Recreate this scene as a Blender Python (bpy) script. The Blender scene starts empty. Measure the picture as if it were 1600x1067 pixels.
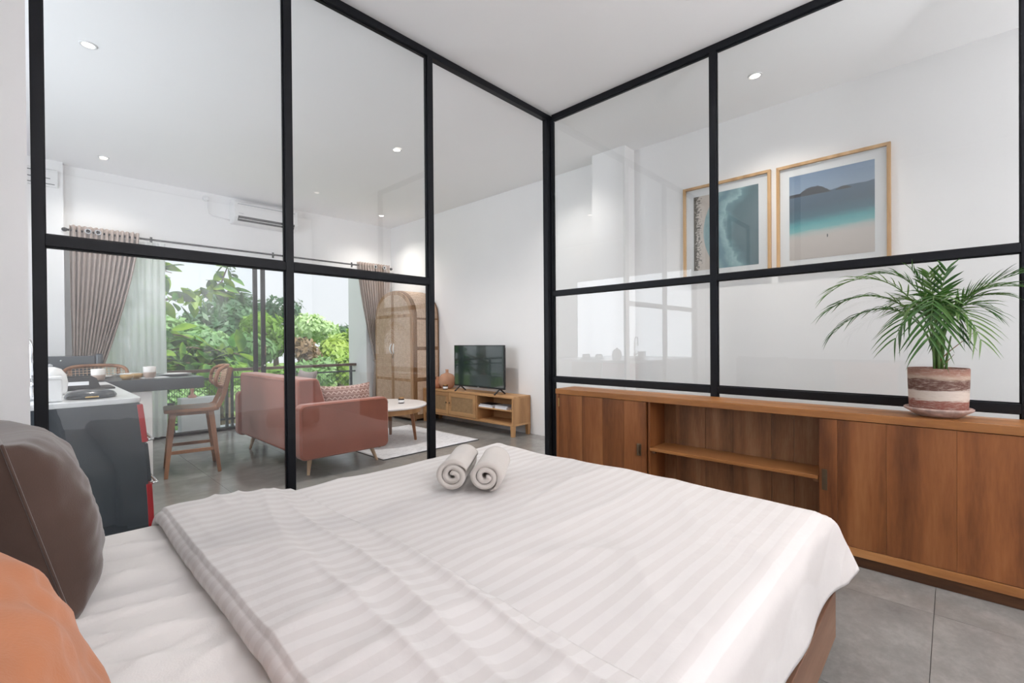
import bpy, math, random
from math import sin, cos, pi, radians as R, sqrt, hypot
from mathutils import Vector, Matrix, noise
random.seed(7)
SC = bpy.context.scene
COL = SC.collection

# ------------------------------------------------------------------ camera
def cam_axes(yaw, pitch, roll):
    f = Vector((cos(yaw)*cos(pitch), sin(yaw)*cos(pitch), sin(pitch)))
    r0 = Vector((sin(yaw), -cos(yaw), 0)); u0 = r0.cross(f)
    return cos(roll)*r0 + sin(roll)*u0, -sin(roll)*r0 + cos(roll)*u0, f
r_, u_, f_ = cam_axes(R(44.203), R(-0.319), R(-0.450))
cd = bpy.data.cameras.new('camera'); cam = bpy.data.objects.new('camera', cd); COL.objects.link(cam)
cam.matrix_world = Matrix(((r_.x, u_.x, -f_.x, 0), (r_.y, u_.y, -f_.y, 0), (r_.z, u_.z, -f_.z, 1.2), (0, 0, 0, 1)))
cd.sensor_width = 36; cd.sensor_fit = 'HORIZONTAL'; cd.lens = 723.22*36/1600
cd.shift_x = (800-785.124)/1600; cd.shift_y = (537.51-533.5)/1600; cd.clip_start = .02; cd.clip_end = 300
SC.camera = cam
# ------------------------------------------------------------------ world, sun, exposure
w = bpy.data.worlds.new('sky'); SC.world = w; w.use_nodes = True
nt = w.node_tree; bg = nt.nodes['Background']
tc = nt.nodes.new('ShaderNodeTexCoord'); sp = nt.nodes.new('ShaderNodeSeparateXYZ'); nt.links.new(tc.outputs['Generated'], sp.inputs[0])
cr = nt.nodes.new('ShaderNodeValToRGB'); nt.links.new(sp.outputs['Z'], cr.inputs[0])
cr.color_ramp.elements[0].position = 0.0; cr.color_ramp.elements[0].color = (.90, .93, .96, 1)
cr.color_ramp.elements[1].position = 0.6; cr.color_ramp.elements[1].color = (.78, .86, .97, 1)
nt.links.new(cr.outputs[0], bg.inputs[0]); bg.inputs[1].default_value = 0.87
SKY = bg
sl = bpy.data.lights.new('sun', 'SUN'); sl.energy = 4.6; sl.angle = R(4); sl.color = (1, .95, .86)
so = bpy.data.objects.new('sun', sl); COL.objects.link(so); so.rotation_euler = (R(27), 0, R(22))
LAMP_W = 23.0
# added fill light along the wall behind the camera; no window is modelled there
al = bpy.data.lights.new('bedroom_fill', 'AREA'); al.shape = 'RECTANGLE'; al.size = 3.5; al.size_y = 3.2; al.energy = 25; al.color = (.97, .97, 1)
ao = bpy.data.objects.new('bedroom_fill', al); COL.objects.link(ao); ao.location = (1.52, -2.27, 1.61); ao.rotation_euler = (R(90), 0, 0)
# added unseen fill spot behind the camera, aimed up to brighten the bedroom ceiling
ul = bpy.data.lights.new('ceiling_fill', 'SPOT'); ul.energy = 265; ul.spot_size = R(150); ul.spot_blend = 1; ul.shadow_soft_size = .18; ul.color = (.98, .965, 1)
uo = bpy.data.objects.new('ceiling_fill', ul); COL.objects.link(uo); uo.location = (1.5, -1.5, 1.25); uo.rotation_euler = (R(180), 0, 0)
# added cool fill from out of view on the living room's left side
al = bpy.data.lights.new('kitchen_fill', 'AREA'); al.shape = 'RECTANGLE'; al.size = 3.0; al.size_y = 2.4; al.energy = 78; al.color = (.86, .92, 1); al.spread = R(150)
ao = bpy.data.objects.new('kitchen_fill', al); COL.objects.link(ao); ao.location = (-1.55, 4.25, 1.25); ao.rotation_euler = (R(90), 0, R(-90))
# added fill at the corridor's unseen end, brightening the wall with the prints
al = bpy.data.lights.new('corridor_fill', 'AREA'); al.shape = 'RECTANGLE'; al.size = 1.1; al.size_y = 2.6; al.energy = 27; al.color = (.99, .98, 1)
ao = bpy.data.objects.new('corridor_fill', al); COL.objects.link(ao); ao.location = (3.97, -2.25, 1.6); ao.rotation_euler = (R(90), 0, 0)
# balcony opening: sky daylight pouring in
al = bpy.data.lights.new('balcony_daylight', 'AREA'); al.shape = 'RECTANGLE'; al.size = 3.6; al.size_y = 2.3; al.energy = 1; al.cycles.is_portal = True
ao = bpy.data.objects.new('balcony_daylight', al); COL.objects.link(ao); ao.location = (2.3, 7.5, 1.25); ao.rotation_euler = (R(-90), 0, 0)
vs = SC.view_settings; vs.view_transform = 'Standard'; vs.look = 'None'; vs.gamma = 1; vs.use_curve_mapping = False; vs.exposure = 0.19
SC.cycles.max_bounces = 10; SC.cycles.diffuse_bounces = 5; SC.cycles.glossy_bounces = 4; SC.cycles.transparent_max_bounces = 24
SC.cycles.caustics_reflective = False; SC.cycles.caustics_refractive = False

# ------------------------------------------------------------------ materials
class NT:
    def __init__(s, name):
        s.m = bpy.data.materials.new(name); s.m.use_nodes = True
        s.t = s.m.node_tree; s.b = s.t.nodes['Principled BSDF']; s.out = s.t.nodes['Material Output']
    def n(s, kind, **kw):
        nd = s.t.nodes.new('ShaderNode'+kind)
        for k, v in kw.items():
            if k.startswith('i_'):
                key = k[2:]; key = int(key) if key.isdigit() else key.replace('_', ' ')
                nd.inputs[key].default_value = v
            else: setattr(nd, k, v)
        return nd
    def l(s, a, b): s.t.links.new(a, b); return s
    def ramp(s, src, stops, interp='LINEAR'):
        nd = s.n('ValToRGB'); e = nd.color_ramp.elements; nd.color_ramp.interpolation = interp
        while len(e) < len(stops): e.new(.5)
        for i, (p, c) in enumerate(stops): e[i].position = p; e[i].color = (*c, 1) if len(c) == 3 else c
        s.l(src, nd.inputs[0]); return nd.outputs[0]
    def math(s, op, a, b=None, c=None):
        nd = s.n('Math', operation=op)
        for i, v in enumerate((a, b, c)):
            if v is None: continue
            if isinstance(v, (int, float)): nd.inputs[i].default_value = v
            else: s.l(v, nd.inputs[i])
        return nd.outputs[0]
    def mix(s, f, a, b, mode='MIX'):
        nd = s.n('Mix', data_type='RGBA', blend_type=mode)
        for i, v in ((0, f), (6, a), (7, b)):
            if isinstance(v, (int, float)): nd.inputs[i].default_value = v
            elif isinstance(v, tuple): nd.inputs[i].default_value = (*v, 1)
            else: s.l(v, nd.inputs[i])
        return nd.outputs[2]
    def coord(s, kind='Object', scale=(1, 1, 1), off=None):
        t = s.n('TexCoord'); mp = s.n('Mapping'); mp.inputs['Scale'].default_value = scale
        s.l(t.outputs[kind], mp.inputs[0])
        if off is not None: s.l(off, mp.inputs['Location'])
        return mp.outputs[0]
    def noise(s, vec, scale, detail=3, rough=.5, dist=0):
        nd = s.n('TexNoise', i_Scale=scale, i_Detail=detail, i_Roughness=rough, i_Distortion=dist); s.l(vec, nd.inputs['Vector']); return nd.outputs['Fac']
    def wave(s, vec, scale, dist=0, dscale=1, direction='X', kind='BANDS', prof='SIN'):
        nd = s.n('TexWave', wave_type=kind, i_Scale=scale, i_Distortion=dist, i_Detail_Scale=dscale, wave_profile=prof)
        if kind == 'BANDS': nd.bands_direction = direction
        s.l(vec, nd.inputs['Vector']); return nd.outputs['Fac']
    def bump(s, h, strength=.3, dist=.01):
        nd = s.n('Bump', i_Strength=strength, i_Distance=dist); s.l(h, nd.inputs['Height']); s.l(nd.outputs[0], s.b.inputs['Normal'])
    def set(s, base=None, rough=None, metal=None, spec=None, sheen=None, coat=None):
        for key, v in (('Base Color', base), ('Roughness', rough), ('Metallic', metal), ('Specular IOR Level', spec), ('Sheen Weight', sheen), ('Coat Weight', coat)):
            if v is None: continue
            if isinstance(v, tuple): s.b.inputs[key].default_value = (*v, 1)
            elif isinstance(v, (int, float)): s.b.inputs[key].default_value = v
            else: s.l(v, s.b.inputs[key])
        return s
    def rnd(s): return s.n('ObjectInfo').outputs['Random']

def plain(name, base, rough=.5, metal=0, var=.04, scale=6, bump=0, spec=.5):
    k = NT(name); v = k.coord(); f = k.noise(v, scale)
    a = tuple(max(0, c*(1-var)) for c in base); b = tuple(min(1, c*(1+var)) for c in base)
    k.set(base=k.ramp(f, [(.3, a), (.7, b)]), rough=rough, metal=metal, spec=spec)
    if bump: k.bump(k.noise(v, scale*30, 4), bump, .003)
    return k.m
def wood(name, dark, mid, light, axis='Z', scale=1.0, rough=.42, tone=.22, knots=True):
    k = NT(name); rv = k.rnd()
    cx = k.n('CombineXYZ'); r10 = k.math('MULTIPLY', rv, 37.0)
    for i in range(3): k.l(r10, cx.inputs[i])
    st = {'X': (.12, 1, 1), 'Y': (1, .12, 1), 'Z': (1, 1, .12)}[axis]
    v = k.coord('Object', tuple(q*scale for q in st), cx.outputs[0])
    big = k.noise(v, 5.5, 3, .55, .6); fine = k.noise(v, 60, 3, .6); rings = k.wave(v, 1.3, 9, 1.2, {'X': 'Y', 'Y': 'X', 'Z': 'Y'}[axis])
    a = k.math('ADD', k.math('MULTIPLY', big, .62), k.math('MULTIPLY', rings, .16)); a = k.math('ADD', a, k.math('MULTIPLY', fine, .24))
    c = k.ramp(a, [(.3, dark), (.52, mid), (.78, light)])
    hs = k.n('HueSaturation'); k.l(c, hs.inputs['Color']); k.l(k.math('MULTIPLY_ADD', rv, tone, 1-tone/2), hs.inputs['Value'])
    k.set(base=hs.outputs[0], rough=rough, spec=.4); k.bump(fine, .08, .002); return k.m
def cloth(name, base, rough=.9, var=.08, weave=260, bump=.25, sheen=.2):
    k = NT(name); v = k.coord()
    f = k.noise(v, 5, 4); a = tuple(c*(1-var) for c in base); b = tuple(min(1, c*(1+var)) for c in base)
    k.set(base=k.ramp(f, [(.3, a), (.7, b)]), rough=rough, sheen=sheen, spec=.2)
    h = k.math('ADD', k.noise(v, weave, 2), k.math('MULTIPLY', k.noise(v, 14, 3), 1.5)); k.bump(h, bump, .004); return k.m
def cane(name, base, dark, pitch=.012):
    k = NT(name); v = k.coord()
    a = k.wave(v, .314/pitch, 1.2, 2, 'Z'); b = k.wave(v, .314/pitch/2.2, 1.0, 2, 'Y'); b2 = k.wave(v, .314/pitch/2.2, 1.0, 2, 'X')
    n_ = k.noise(v, 22, 4, .6)
    h = k.math('MULTIPLY', a, k.math('ADD', k.math('MULTIPLY', k.math('ADD', b, b2), .25), .5))
    f = k.math('ADD', k.math('MULTIPLY', h, .6), k.math('MULTIPLY', n_, .55))
    k.set(base=k.ramp(f, [(.3, dark), (.62, base), (.9, tuple(min(1, c*1.15) for c in base))]), rough=.7, spec=.25); k.bump(h, .5, .004); return k.m
def emit(name, col, s):
    k = NT(name); e = k.n('Emission', i_Color=(*col, 1), i_Strength=s); k.l(e.outputs[0], k.out.inputs[0]); return k.m
def glass(name, ior=1.7, tint=(.985, .992, .99), rough=0.0):
    k = NT(name); g = k.n('NewGeometry'); fr = k.n('Fresnel', i_IOR=ior)
    fac = k.math('MULTIPLY', fr.outputs[0], k.math('SUBTRACT', 1.0, g.outputs['Backfacing']))
    t = k.n('BsdfTransparent', i_Color=(*tint, 1)); gl = k.n('BsdfGlossy', i_Roughness=rough); mx = k.n('MixShader')
    k.l(fac, mx.inputs[0]).l(t.outputs[0], mx.inputs[1]).l(gl.outputs[0], mx.inputs[2]).l(mx.outputs[0], k.out.inputs[0]); return k.m
def leafmat(name, c1, c2, c3, trans=.45, scale=1.5):
    k = NT(name); v = k.coord(); rv = k.rnd(); f = k.math('ADD', k.noise(v, scale, 3), k.math('MULTIPLY_ADD', rv, .5, -.25))
    c = k.ramp(f, [(.3, c1), (.5, c2), (.72, c3)])
    k.set(base=c, rough=.45, spec=.35); tr = k.n('BsdfTranslucent'); k.l(k.mix(1, c, (1, 1, .6), 'MULTIPLY'), tr.inputs[0]); mx = k.n('MixShader', i_0=trans)
    k.l(k.b.outputs[0], mx.inputs[1]).l(tr.outputs[0], mx.inputs[2]).l(mx.outputs[0], k.out.inputs[0]); return k.m

WALL = plain('wall_paint', (.87, .868, .868), .75, var=.01, scale=2)
CEIL = plain('ceiling_paint', (.91, .91, .915), .8, var=.008, scale=1)
STEEL = plain('black_steel', (.007, .008, .011), .4, 0, .2, spec=.22)
GLASS = glass('partition_glass', 1.72)
WINGLASS = glass('window_glass', 1.4, (.96, .98, .985))
def make_floor():
    k = NT('concrete_tile'); rv = k.rnd(); cx = k.n('CombineXYZ'); q = k.math('MULTIPLY', rv, 50.0)
    for i in range(3): k.l(q, cx.inputs[i])
    v = k.coord('Object', (1, 1, 1), cx.outputs[0]); v2 = k.coord('Object', (1, 1.3, 1), cx.outputs[0])
    a = k.noise(v, 1.6, 4, .5, 0); b = k.noise(v2, 8, 6, .65, 0)
    f = k.math('ADD', k.math('MULTIPLY', a, .48), k.math('MULTIPLY', b, .36)); f = k.math('ADD', f, k.math('MULTIPLY', k.noise(v2, 38, 5, .7), .18))
    c = k.ramp(f, [(.32, (.165, .162, .154)), (.5, (.235, .231, .222)), (.68, (.335, .328, .316))])
    k.set(base=c, rough=.21, spec=.7); return k.m
FLOOR = make_floor(); GROUT = plain('grout', (.15, .15, .145), .9)
TEAK = wood('teak', (.115, .036, .012), (.265, .094, .030), (.43, .18, .066), 'Z', 1.0, .38, .26)
TEAKY = wood('teak_lengthwise', (.26, .10, .03), (.42, .18, .058), (.55, .27, .11), 'Y', 1.3, .30, .12)
TEAKD = wood('teak_back', (.10, .045, .02), (.24, .11, .048), (.42, .225, .115), 'Z', 1.6, .5, .3)
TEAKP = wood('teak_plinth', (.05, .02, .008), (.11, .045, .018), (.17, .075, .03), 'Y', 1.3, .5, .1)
WALNUT = wood('bed_wood', (.13, .06, .035), (.21, .11, .068), (.30, .18, .12), 'X', 1.2, .5, .15)
OAK = wood('light_oak', (.33, .165, .07), (.50, .28, .125), (.62, .38, .19), 'Y', 1.2, .45, .12)
OAKZ = wood('light_oak_upright', (.33, .165, .07), (.48, .26, .115), (.60, .36, .18), 'Z', 1.2, .45, .12)
MAHOG = wood('stool_wood', (.15, .065, .033), (.27, .125, .065), (.38, .19, .10), 'Z', 1.5, .4, .15)
FRAMEW = wood('picture_frame_wood', (.40, .23, .10), (.58, .36, .17), (.70, .46, .25), 'Z', 1.5, .5, .1)
WARDW = wood('wardrobe_wood', (.14, .068, .03), (.23, .12, .055), (.33, .18, .09), 'Z', 1.5, .5, .1)
WARDL = wood('wardrobe_door_wood', (.30, .165, .09), (.44, .26, .15), (.54, .35, .21), 'Z', 1.5, .5, .1)
CANE = cane('cane', (.68, .50, .37), (.40, .27, .185), .02)
CANED = cane('cane_dark', (.42, .27, .14), (.20, .12, .06), .01)
def make_stripe():
    k = NT('sateen_stripe'); v = k.coord()
    st = k.wave(v, .314/.056, .10, 1, 'Y'); st = k.ramp(st, [(.44, (0, 0, 0)), (.56, (1, 1, 1))]); nn = k.noise(v, 3, 3)
    k.set(base=k.mix(st, (.66, .625, .612), (.705, .675, .665)), rough=k.ramp(st, [(0, (.62,)*3), (1, (.40,)*3)]), spec=.35, sheen=.15)
    k.bump(k.math('ADD', k.noise(v, 18, 4), k.math('MULTIPLY', nn, 2)), .22, .012); return k.m
STRIPE = make_stripe()
SHEET = cloth('white_sheet', (.86, .83, .81), .7, .02, 220, .12, .1)
TOWEL = cloth('towel', (.66, .61, .57), 1, .05, 420, .5, .4)
BROWN = cloth('brown_velvet', (.085, .05, .038), .75, .16, 300, .12, .5)
ORANGE = cloth('orange_linen', (.53, .20, .09), .85, .12, 260, .12, .2)
TERRA = cloth('terracotta_velvet', (.29, .095, .062), .8, .08, 260, .05, .35)
GREYC = cloth('grey_cushion', (.22, .19, .18), .9, .15)
CURT = cloth('taupe_curtain', (.36, .29, .255), .9, .05, 200, .2, .2)
def make_sheer():
    k = NT('sheer'); d = k.n('BsdfDiffuse', i_Color=(.9, .91, .9, 1)); tl = k.n('BsdfTranslucent', i_Color=(.9, .92, .92, 1)); tp = k.n('BsdfTransparent')
    m1 = k.n('MixShader', i_0=.55); m2 = k.n('MixShader'); v = k.coord(); k.l(k.ramp(k.noise(v, 300, 2), [(.4, (.03,)*3), (.6, (.16,)*3)]), m2.inputs[0])
    k.l(d.outputs[0], m1.inputs[1]).l(tl.outputs[0], m1.inputs[2]).l(m1.outputs[0], m2.inputs[1]).l(tp.outputs[0], m2.inputs[2]).l(m2.outputs[0], k.out.inputs[0]); return k.m
SHEER = make_sheer()
WHITEP = plain('white_plastic', (.80, .80, .80), .35, var=.01)
GREYP = plain('grey_plastic', (.42, .43, .45), .5)
BLACKP = plain('black_plastic', (.012, .012, .014), .4)
DARKLAQ = plain('slate_laminate', (.055, .066, .078), .12, var=.15, scale=2)
SLATE = plain('slate_bar_top', (.045, .052, .06), .25, var=.25, scale=9)
WHITETOP = plain('white_worktop', (.74, .75, .76), .2, var=.03, scale=12)
RED = plain('red_enamel', (.42, .018, .025), .2, var=.05)
CHROME = plain('chrome', (.75, .76, .78), .12, 1, .02)
BRASSD = plain('aged_bronze', (.17, .12, .075), .4, .8, .2)
BRASS = plain('brass', (.62, .42, .17), .3, 1)
SCREEN = plain('tv_screen', (.022, .034, .033), .10, var=.1, spec=1.0)
CLAY = plain('clay', (.50, .27, .17), .85, var=.08, scale=14, bump=.1)
CLAYR = plain('red_clay', (.46, .20, .11), .8, var=.1, scale=14, bump=.1)
PINK = plain('pink_ceramic', (.62, .31, .24), .5)
PALEW = wood('pale_wood', (.42, .27, .16), (.55, .38, .24), (.64, .47, .31), 'Z', 1.5, .5, .1)
BOWLW = wood('bowl_wood', (.30, .17, .06), (.42, .26, .10), (.52, .34, .15), 'X', 3, .5, .1)
CERAM = plain('white_ceramic', (.78, .77, .75), .25)
PEWTER = plain('grey_plate', (.20, .21, .22), .3)
TTOP = plain('table_top_white', (.76, .72, .71), .3, var=.03)
SCREEN.node_tree.nodes['Principled BSDF'].inputs['Coat Weight'].default_value = 1.0
PAPER = plain('mat_board', (.80, .80, .82), .8, var=.005)
AMBER = plain('dark_jar', (.03, .015, .01), .1)
GOLDLID = plain('gold_lid', (.45, .26, .12), .35, .8)
SOIL = plain('soil', (.045, .028, .018), 1, var=.4, scale=60, bump=.5)
BARK = plain('bark', (.16, .12, .085), .9, var=.3, scale=8, bump=.4)
CONC = plain('painted_concrete', (.86, .87, .87), .8, var=.06, scale=5)
def make_cup():
    k = NT('two_tone_stoneware'); sp_ = k.n('SeparateXYZ'); k.l(k.coord(), sp_.inputs[0])
    f = k.math('ADD', sp_.outputs['Z'], k.math('MULTIPLY', k.noise(k.coord(), 30, 2), .004))
    k.set(base=k.ramp(f, [(.0, (.36, .27, .22)), (.05, (.38, .29, .24)), (.054, (.62, .60, .58)), (1, (.62, .60, .58))]), rough=.5); return k.m
CUP = make_cup()
def make_pot():
    k = NT('brushed_terracotta'); v = k.coord(); sp_ = k.n('SeparateXYZ'); k.l(v, sp_.inputs[0])
    st = k.coord('Object', (3, 3, 26)); n1 = k.noise(st, 3.2, 5, .65, .3); n2 = k.noise(k.coord('Object', (9, 9, 60)), 4, 4, .7)
    z = k.math('ADD', sp_.outputs['Z'], k.math('MULTIPLY_ADD', n1, .05, -.025))
    base = k.ramp(z, [(0, (.27, .095, .07)), (.083, (.29, .105, .08)), (.088, (.66, .57, .50)), (.13, (.62, .54, .48)), (.138, (.13, .06, .045)), (.185, (.14, .065, .05)), (.195, (.50, .38, .30)), (.215, (.36, .19, .14)), (.25, (.20, .09, .07))])
    k.set(base=k.mix(k.ramp(n2, [(.5, (0, 0, 0)), (.68, (.75,)*3)]), base, (.55, .45, .39)), rough=.8); k.bump(n2, .3, .003); return k.m
POT = make_pot()
SAUCER = plain('washed_terracotta', (.47, .34, .30), .8, var=.35, scale=25)
def make_rug():
    k = NT('woven_rug'); v = k.coord('Object', (1, 6, 1)); n1 = k.noise(v, 9, 6, .8, .2); v2 = k.coord(); w_ = k.wave(v2, .314/.016, .5, 3, 'Y')
    f = k.math('ADD', n1, k.math('MULTIPLY', w_, .08)); k.set(base=k.ramp(f, [(.38, (.36, .36, .39)), (.52, (.72, .72, .75)), (.7, (.82, .82, .84))]), rough=1, sheen=.2); k.bump(w_, .5, .006); return k.m
RUG = make_rug()
def make_cush():
    k = NT('tribal_print'); g = k.n('TexCoord'); sp_ = k.n('SeparateXYZ'); k.l(g.outputs['Generated'], sp_.inputs[0]); u = sp_.outputs['X']; v = sp_.outputs['Z']
    tri = k.math('PINGPONG', k.math('MULTIPLY', u, 11.0), .5); rowf = k.math('MULTIPLY', v, 7.0); fr = k.math('FRACT', rowf)
    d = k.math('ABSOLUTE', k.math('SUBTRACT', fr, k.math('MULTIPLY_ADD', tri, .9, .28))); zig = k.math('LESS_THAN', d, .13)
    ln = k.math('LESS_THAN', fr, .09); a = k.math('MAXIMUM', zig, ln)
    k.set(base=k.mix(a, (.27, .15, .125), (.52, .38, .34)), rough=.9, sheen=.2); k.bump(k.noise(k.coord(), 260, 2), .2, .003); return k.m
TRIBAL = make_cush()
def print_uv(k):
    g = k.n('TexCoord'); sp_ = k.n('SeparateXYZ'); k.l(g.outputs['Generated'], sp_.inputs[0]); return k.math('SUBTRACT', 1.0, sp_.outputs['Y']), sp_.outputs['Z']
def make_sea():
    k = NT('beach_print'); u, v = print_uv(k); cx = k.n('CombineXYZ'); k.l(k.math('MULTIPLY', u, 2.2), cx.inputs[0]); k.l(k.math('MULTIPLY', v, 9.0), cx.inputs[1])
    n1 = k.noise(cx.outputs[0], 2.2, 5, .6); vv = k.math('ADD', v, k.math('MULTIPLY_ADD', n1, .05, -.025)); vv = k.math('SUBTRACT', vv, k.math('MULTIPLY', u, .035))
    c = k.ramp(vv, [(.0, (.56, .50, .47)), (.24, (.60, .54, .51)), (.29, (.50, .53, .51)), (.335, (.20, .47, .48)), (.40, (.12, .36, .40)), (.48, (.085, .17, .22)), (.60, (.075, .12, .17)), (.745, (.09, .14, .20)), (.75, (.28, .36, .47)), (1, (.19, .28, .42))])
    # the far island and a smaller one on the horizon
    def hump(cu, wd, h, base=.755):
        q = k.math('DIVIDE', k.math('SUBTRACT', u, cu), wd); q = k.math('SUBTRACT', 1.0, k.math('MULTIPLY', q, q))
        n2 = k.noise(cx.outputs[0], 12, 4, .6); top = k.math('MULTIPLY_ADD', k.math('MULTIPLY', q, h), k.math('ADD', n2, .45), base)
        return k.math('MULTIPLY', k.math('LESS_THAN', v, top), k.math('GREATER_THAN', v, base-.012))
    isl = k.math('MAXIMUM', hump(.30, .2, .085), hump(.66, .08, .025)); isl = k.math('MAXIMUM', isl, hump(.08, .14, .03))
    c = k.mix(isl, c, (.05, .055, .065))
    # tiny figure on the sand
    q = k.math('ADD', k.math('POWER', k.math('DIVIDE', k.math('SUBTRACT', u, .47), .007), 2.0), k.math('POWER', k.math('DIVIDE', k.math('SUBTRACT', v, .245), .02), 2.0))
    c = k.mix(k.math('LESS_THAN', q, 1.0), c, (.05, .05, .06)); k.set(base=c, rough=.35); return k.m
def make_cove():
    k = NT('cove_print'); u, v = print_uv(k); cx = k.n('CombineXYZ'); k.l(k.math('MULTIPLY', u, 1.0), cx.inputs[0]); k.l(k.math('MULTIPLY', v, 1.3), cx.inputs[1])
    n1 = k.noise(cx.outputs[0], 3.0, 5, .6, .4); n2 = k.noise(cx.outputs[0], 26, 4, .7)
    dv = k.math('SUBTRACT', v, .50); coast = k.math('MULTIPLY_ADD', k.math('MULTIPLY', dv, dv), .9, .16)
    d = k.math('SUBTRACT', u, coast); d2 = k.math('ADD', d, k.math('MULTIPLY_ADD', n1, .5, -.25))
    sea = k.ramp(d2, [(.0, (.30, .42, .44)), (.1, (.20, .34, .38)), (.2, (.13, .24, .29)), (.33, (.34, .50, .52)), (.37, (.16, .28, .32)), (.5, (.10, .165, .19)), (.8, (.13, .19, .22))])
    up = k.math('SUBTRACT', n2, k.math('MULTIPLY', d, -.6)); sand = k.ramp(k.math('MULTIPLY_ADD', d, 1.0, k.math('MULTIPLY', n2, .25)), [(-.0, (.10, .09, .07)), (.02, (.50, .44, .39)), (.1, (.60, .53, .47))])
    veg = k.math('GREATER_THAN', k.math('SUBTRACT', n2, k.math('MULTIPLY', k.math('SUBTRACT', u, .07), 1.6)), .49)
    land = k.mix(veg, (.58, .51, .46), (.13, .11, .09)); c = k.mix(k.math('GREATER_THAN', d, .0), land, sea); k.set(base=c, rough=.35); return k.m
SEA = make_sea(); COVE = make_cove()
LEAFBIG = leafmat('broad_leaf', (.02, .085, .02), (.07, .22, .04), (.30, .48, .06), .4, 1.2)
PALM = leafmat('palm_leaflet', (.025, .08, .018), (.06, .16, .035), (.15, .26, .08), .25, 6)
PSTEM = plain('palm_stem', (.09, .17, .04), .5, var=.3, scale=20)
DRYST = plain('dry_stem', (.20, .12, .06), .8, var=.3, scale=20)
FOL = {'bamboo': leafmat('bamboo_foliage', (.16, .33, .12), (.34, .54, .24), (.56, .74, .42), .35, .35),
       'dark': leafmat('dark_foliage', (.06, .15, .08), (.14, .27, .13), (.27, .42, .21), .3, .3),
       'lime': leafmat('lime_foliage', (.10, .25, .03), (.26, .46, .07), (.52, .66, .16), .4, .4),
       'dry': leafmat('dry_foliage', (.13, .09, .05), (.26, .17, .09), (.36, .28, .14), .3, .4)}
GRASSM = plain('rough_grass', (.16, .26, .07), 1, var=.5, scale=.8)
ROOFM = plain('grey_roof', (.26, .25, .26), .8, var=.2)
HANDRAIL = wood('handrail_wood', (.09, .05, .035), (.15, .09, .065), (.22, .14, .10), 'X', 1.2, .5, .1)
RAILM = plain('railing_steel', (.05, .06, .068), .5)

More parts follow.
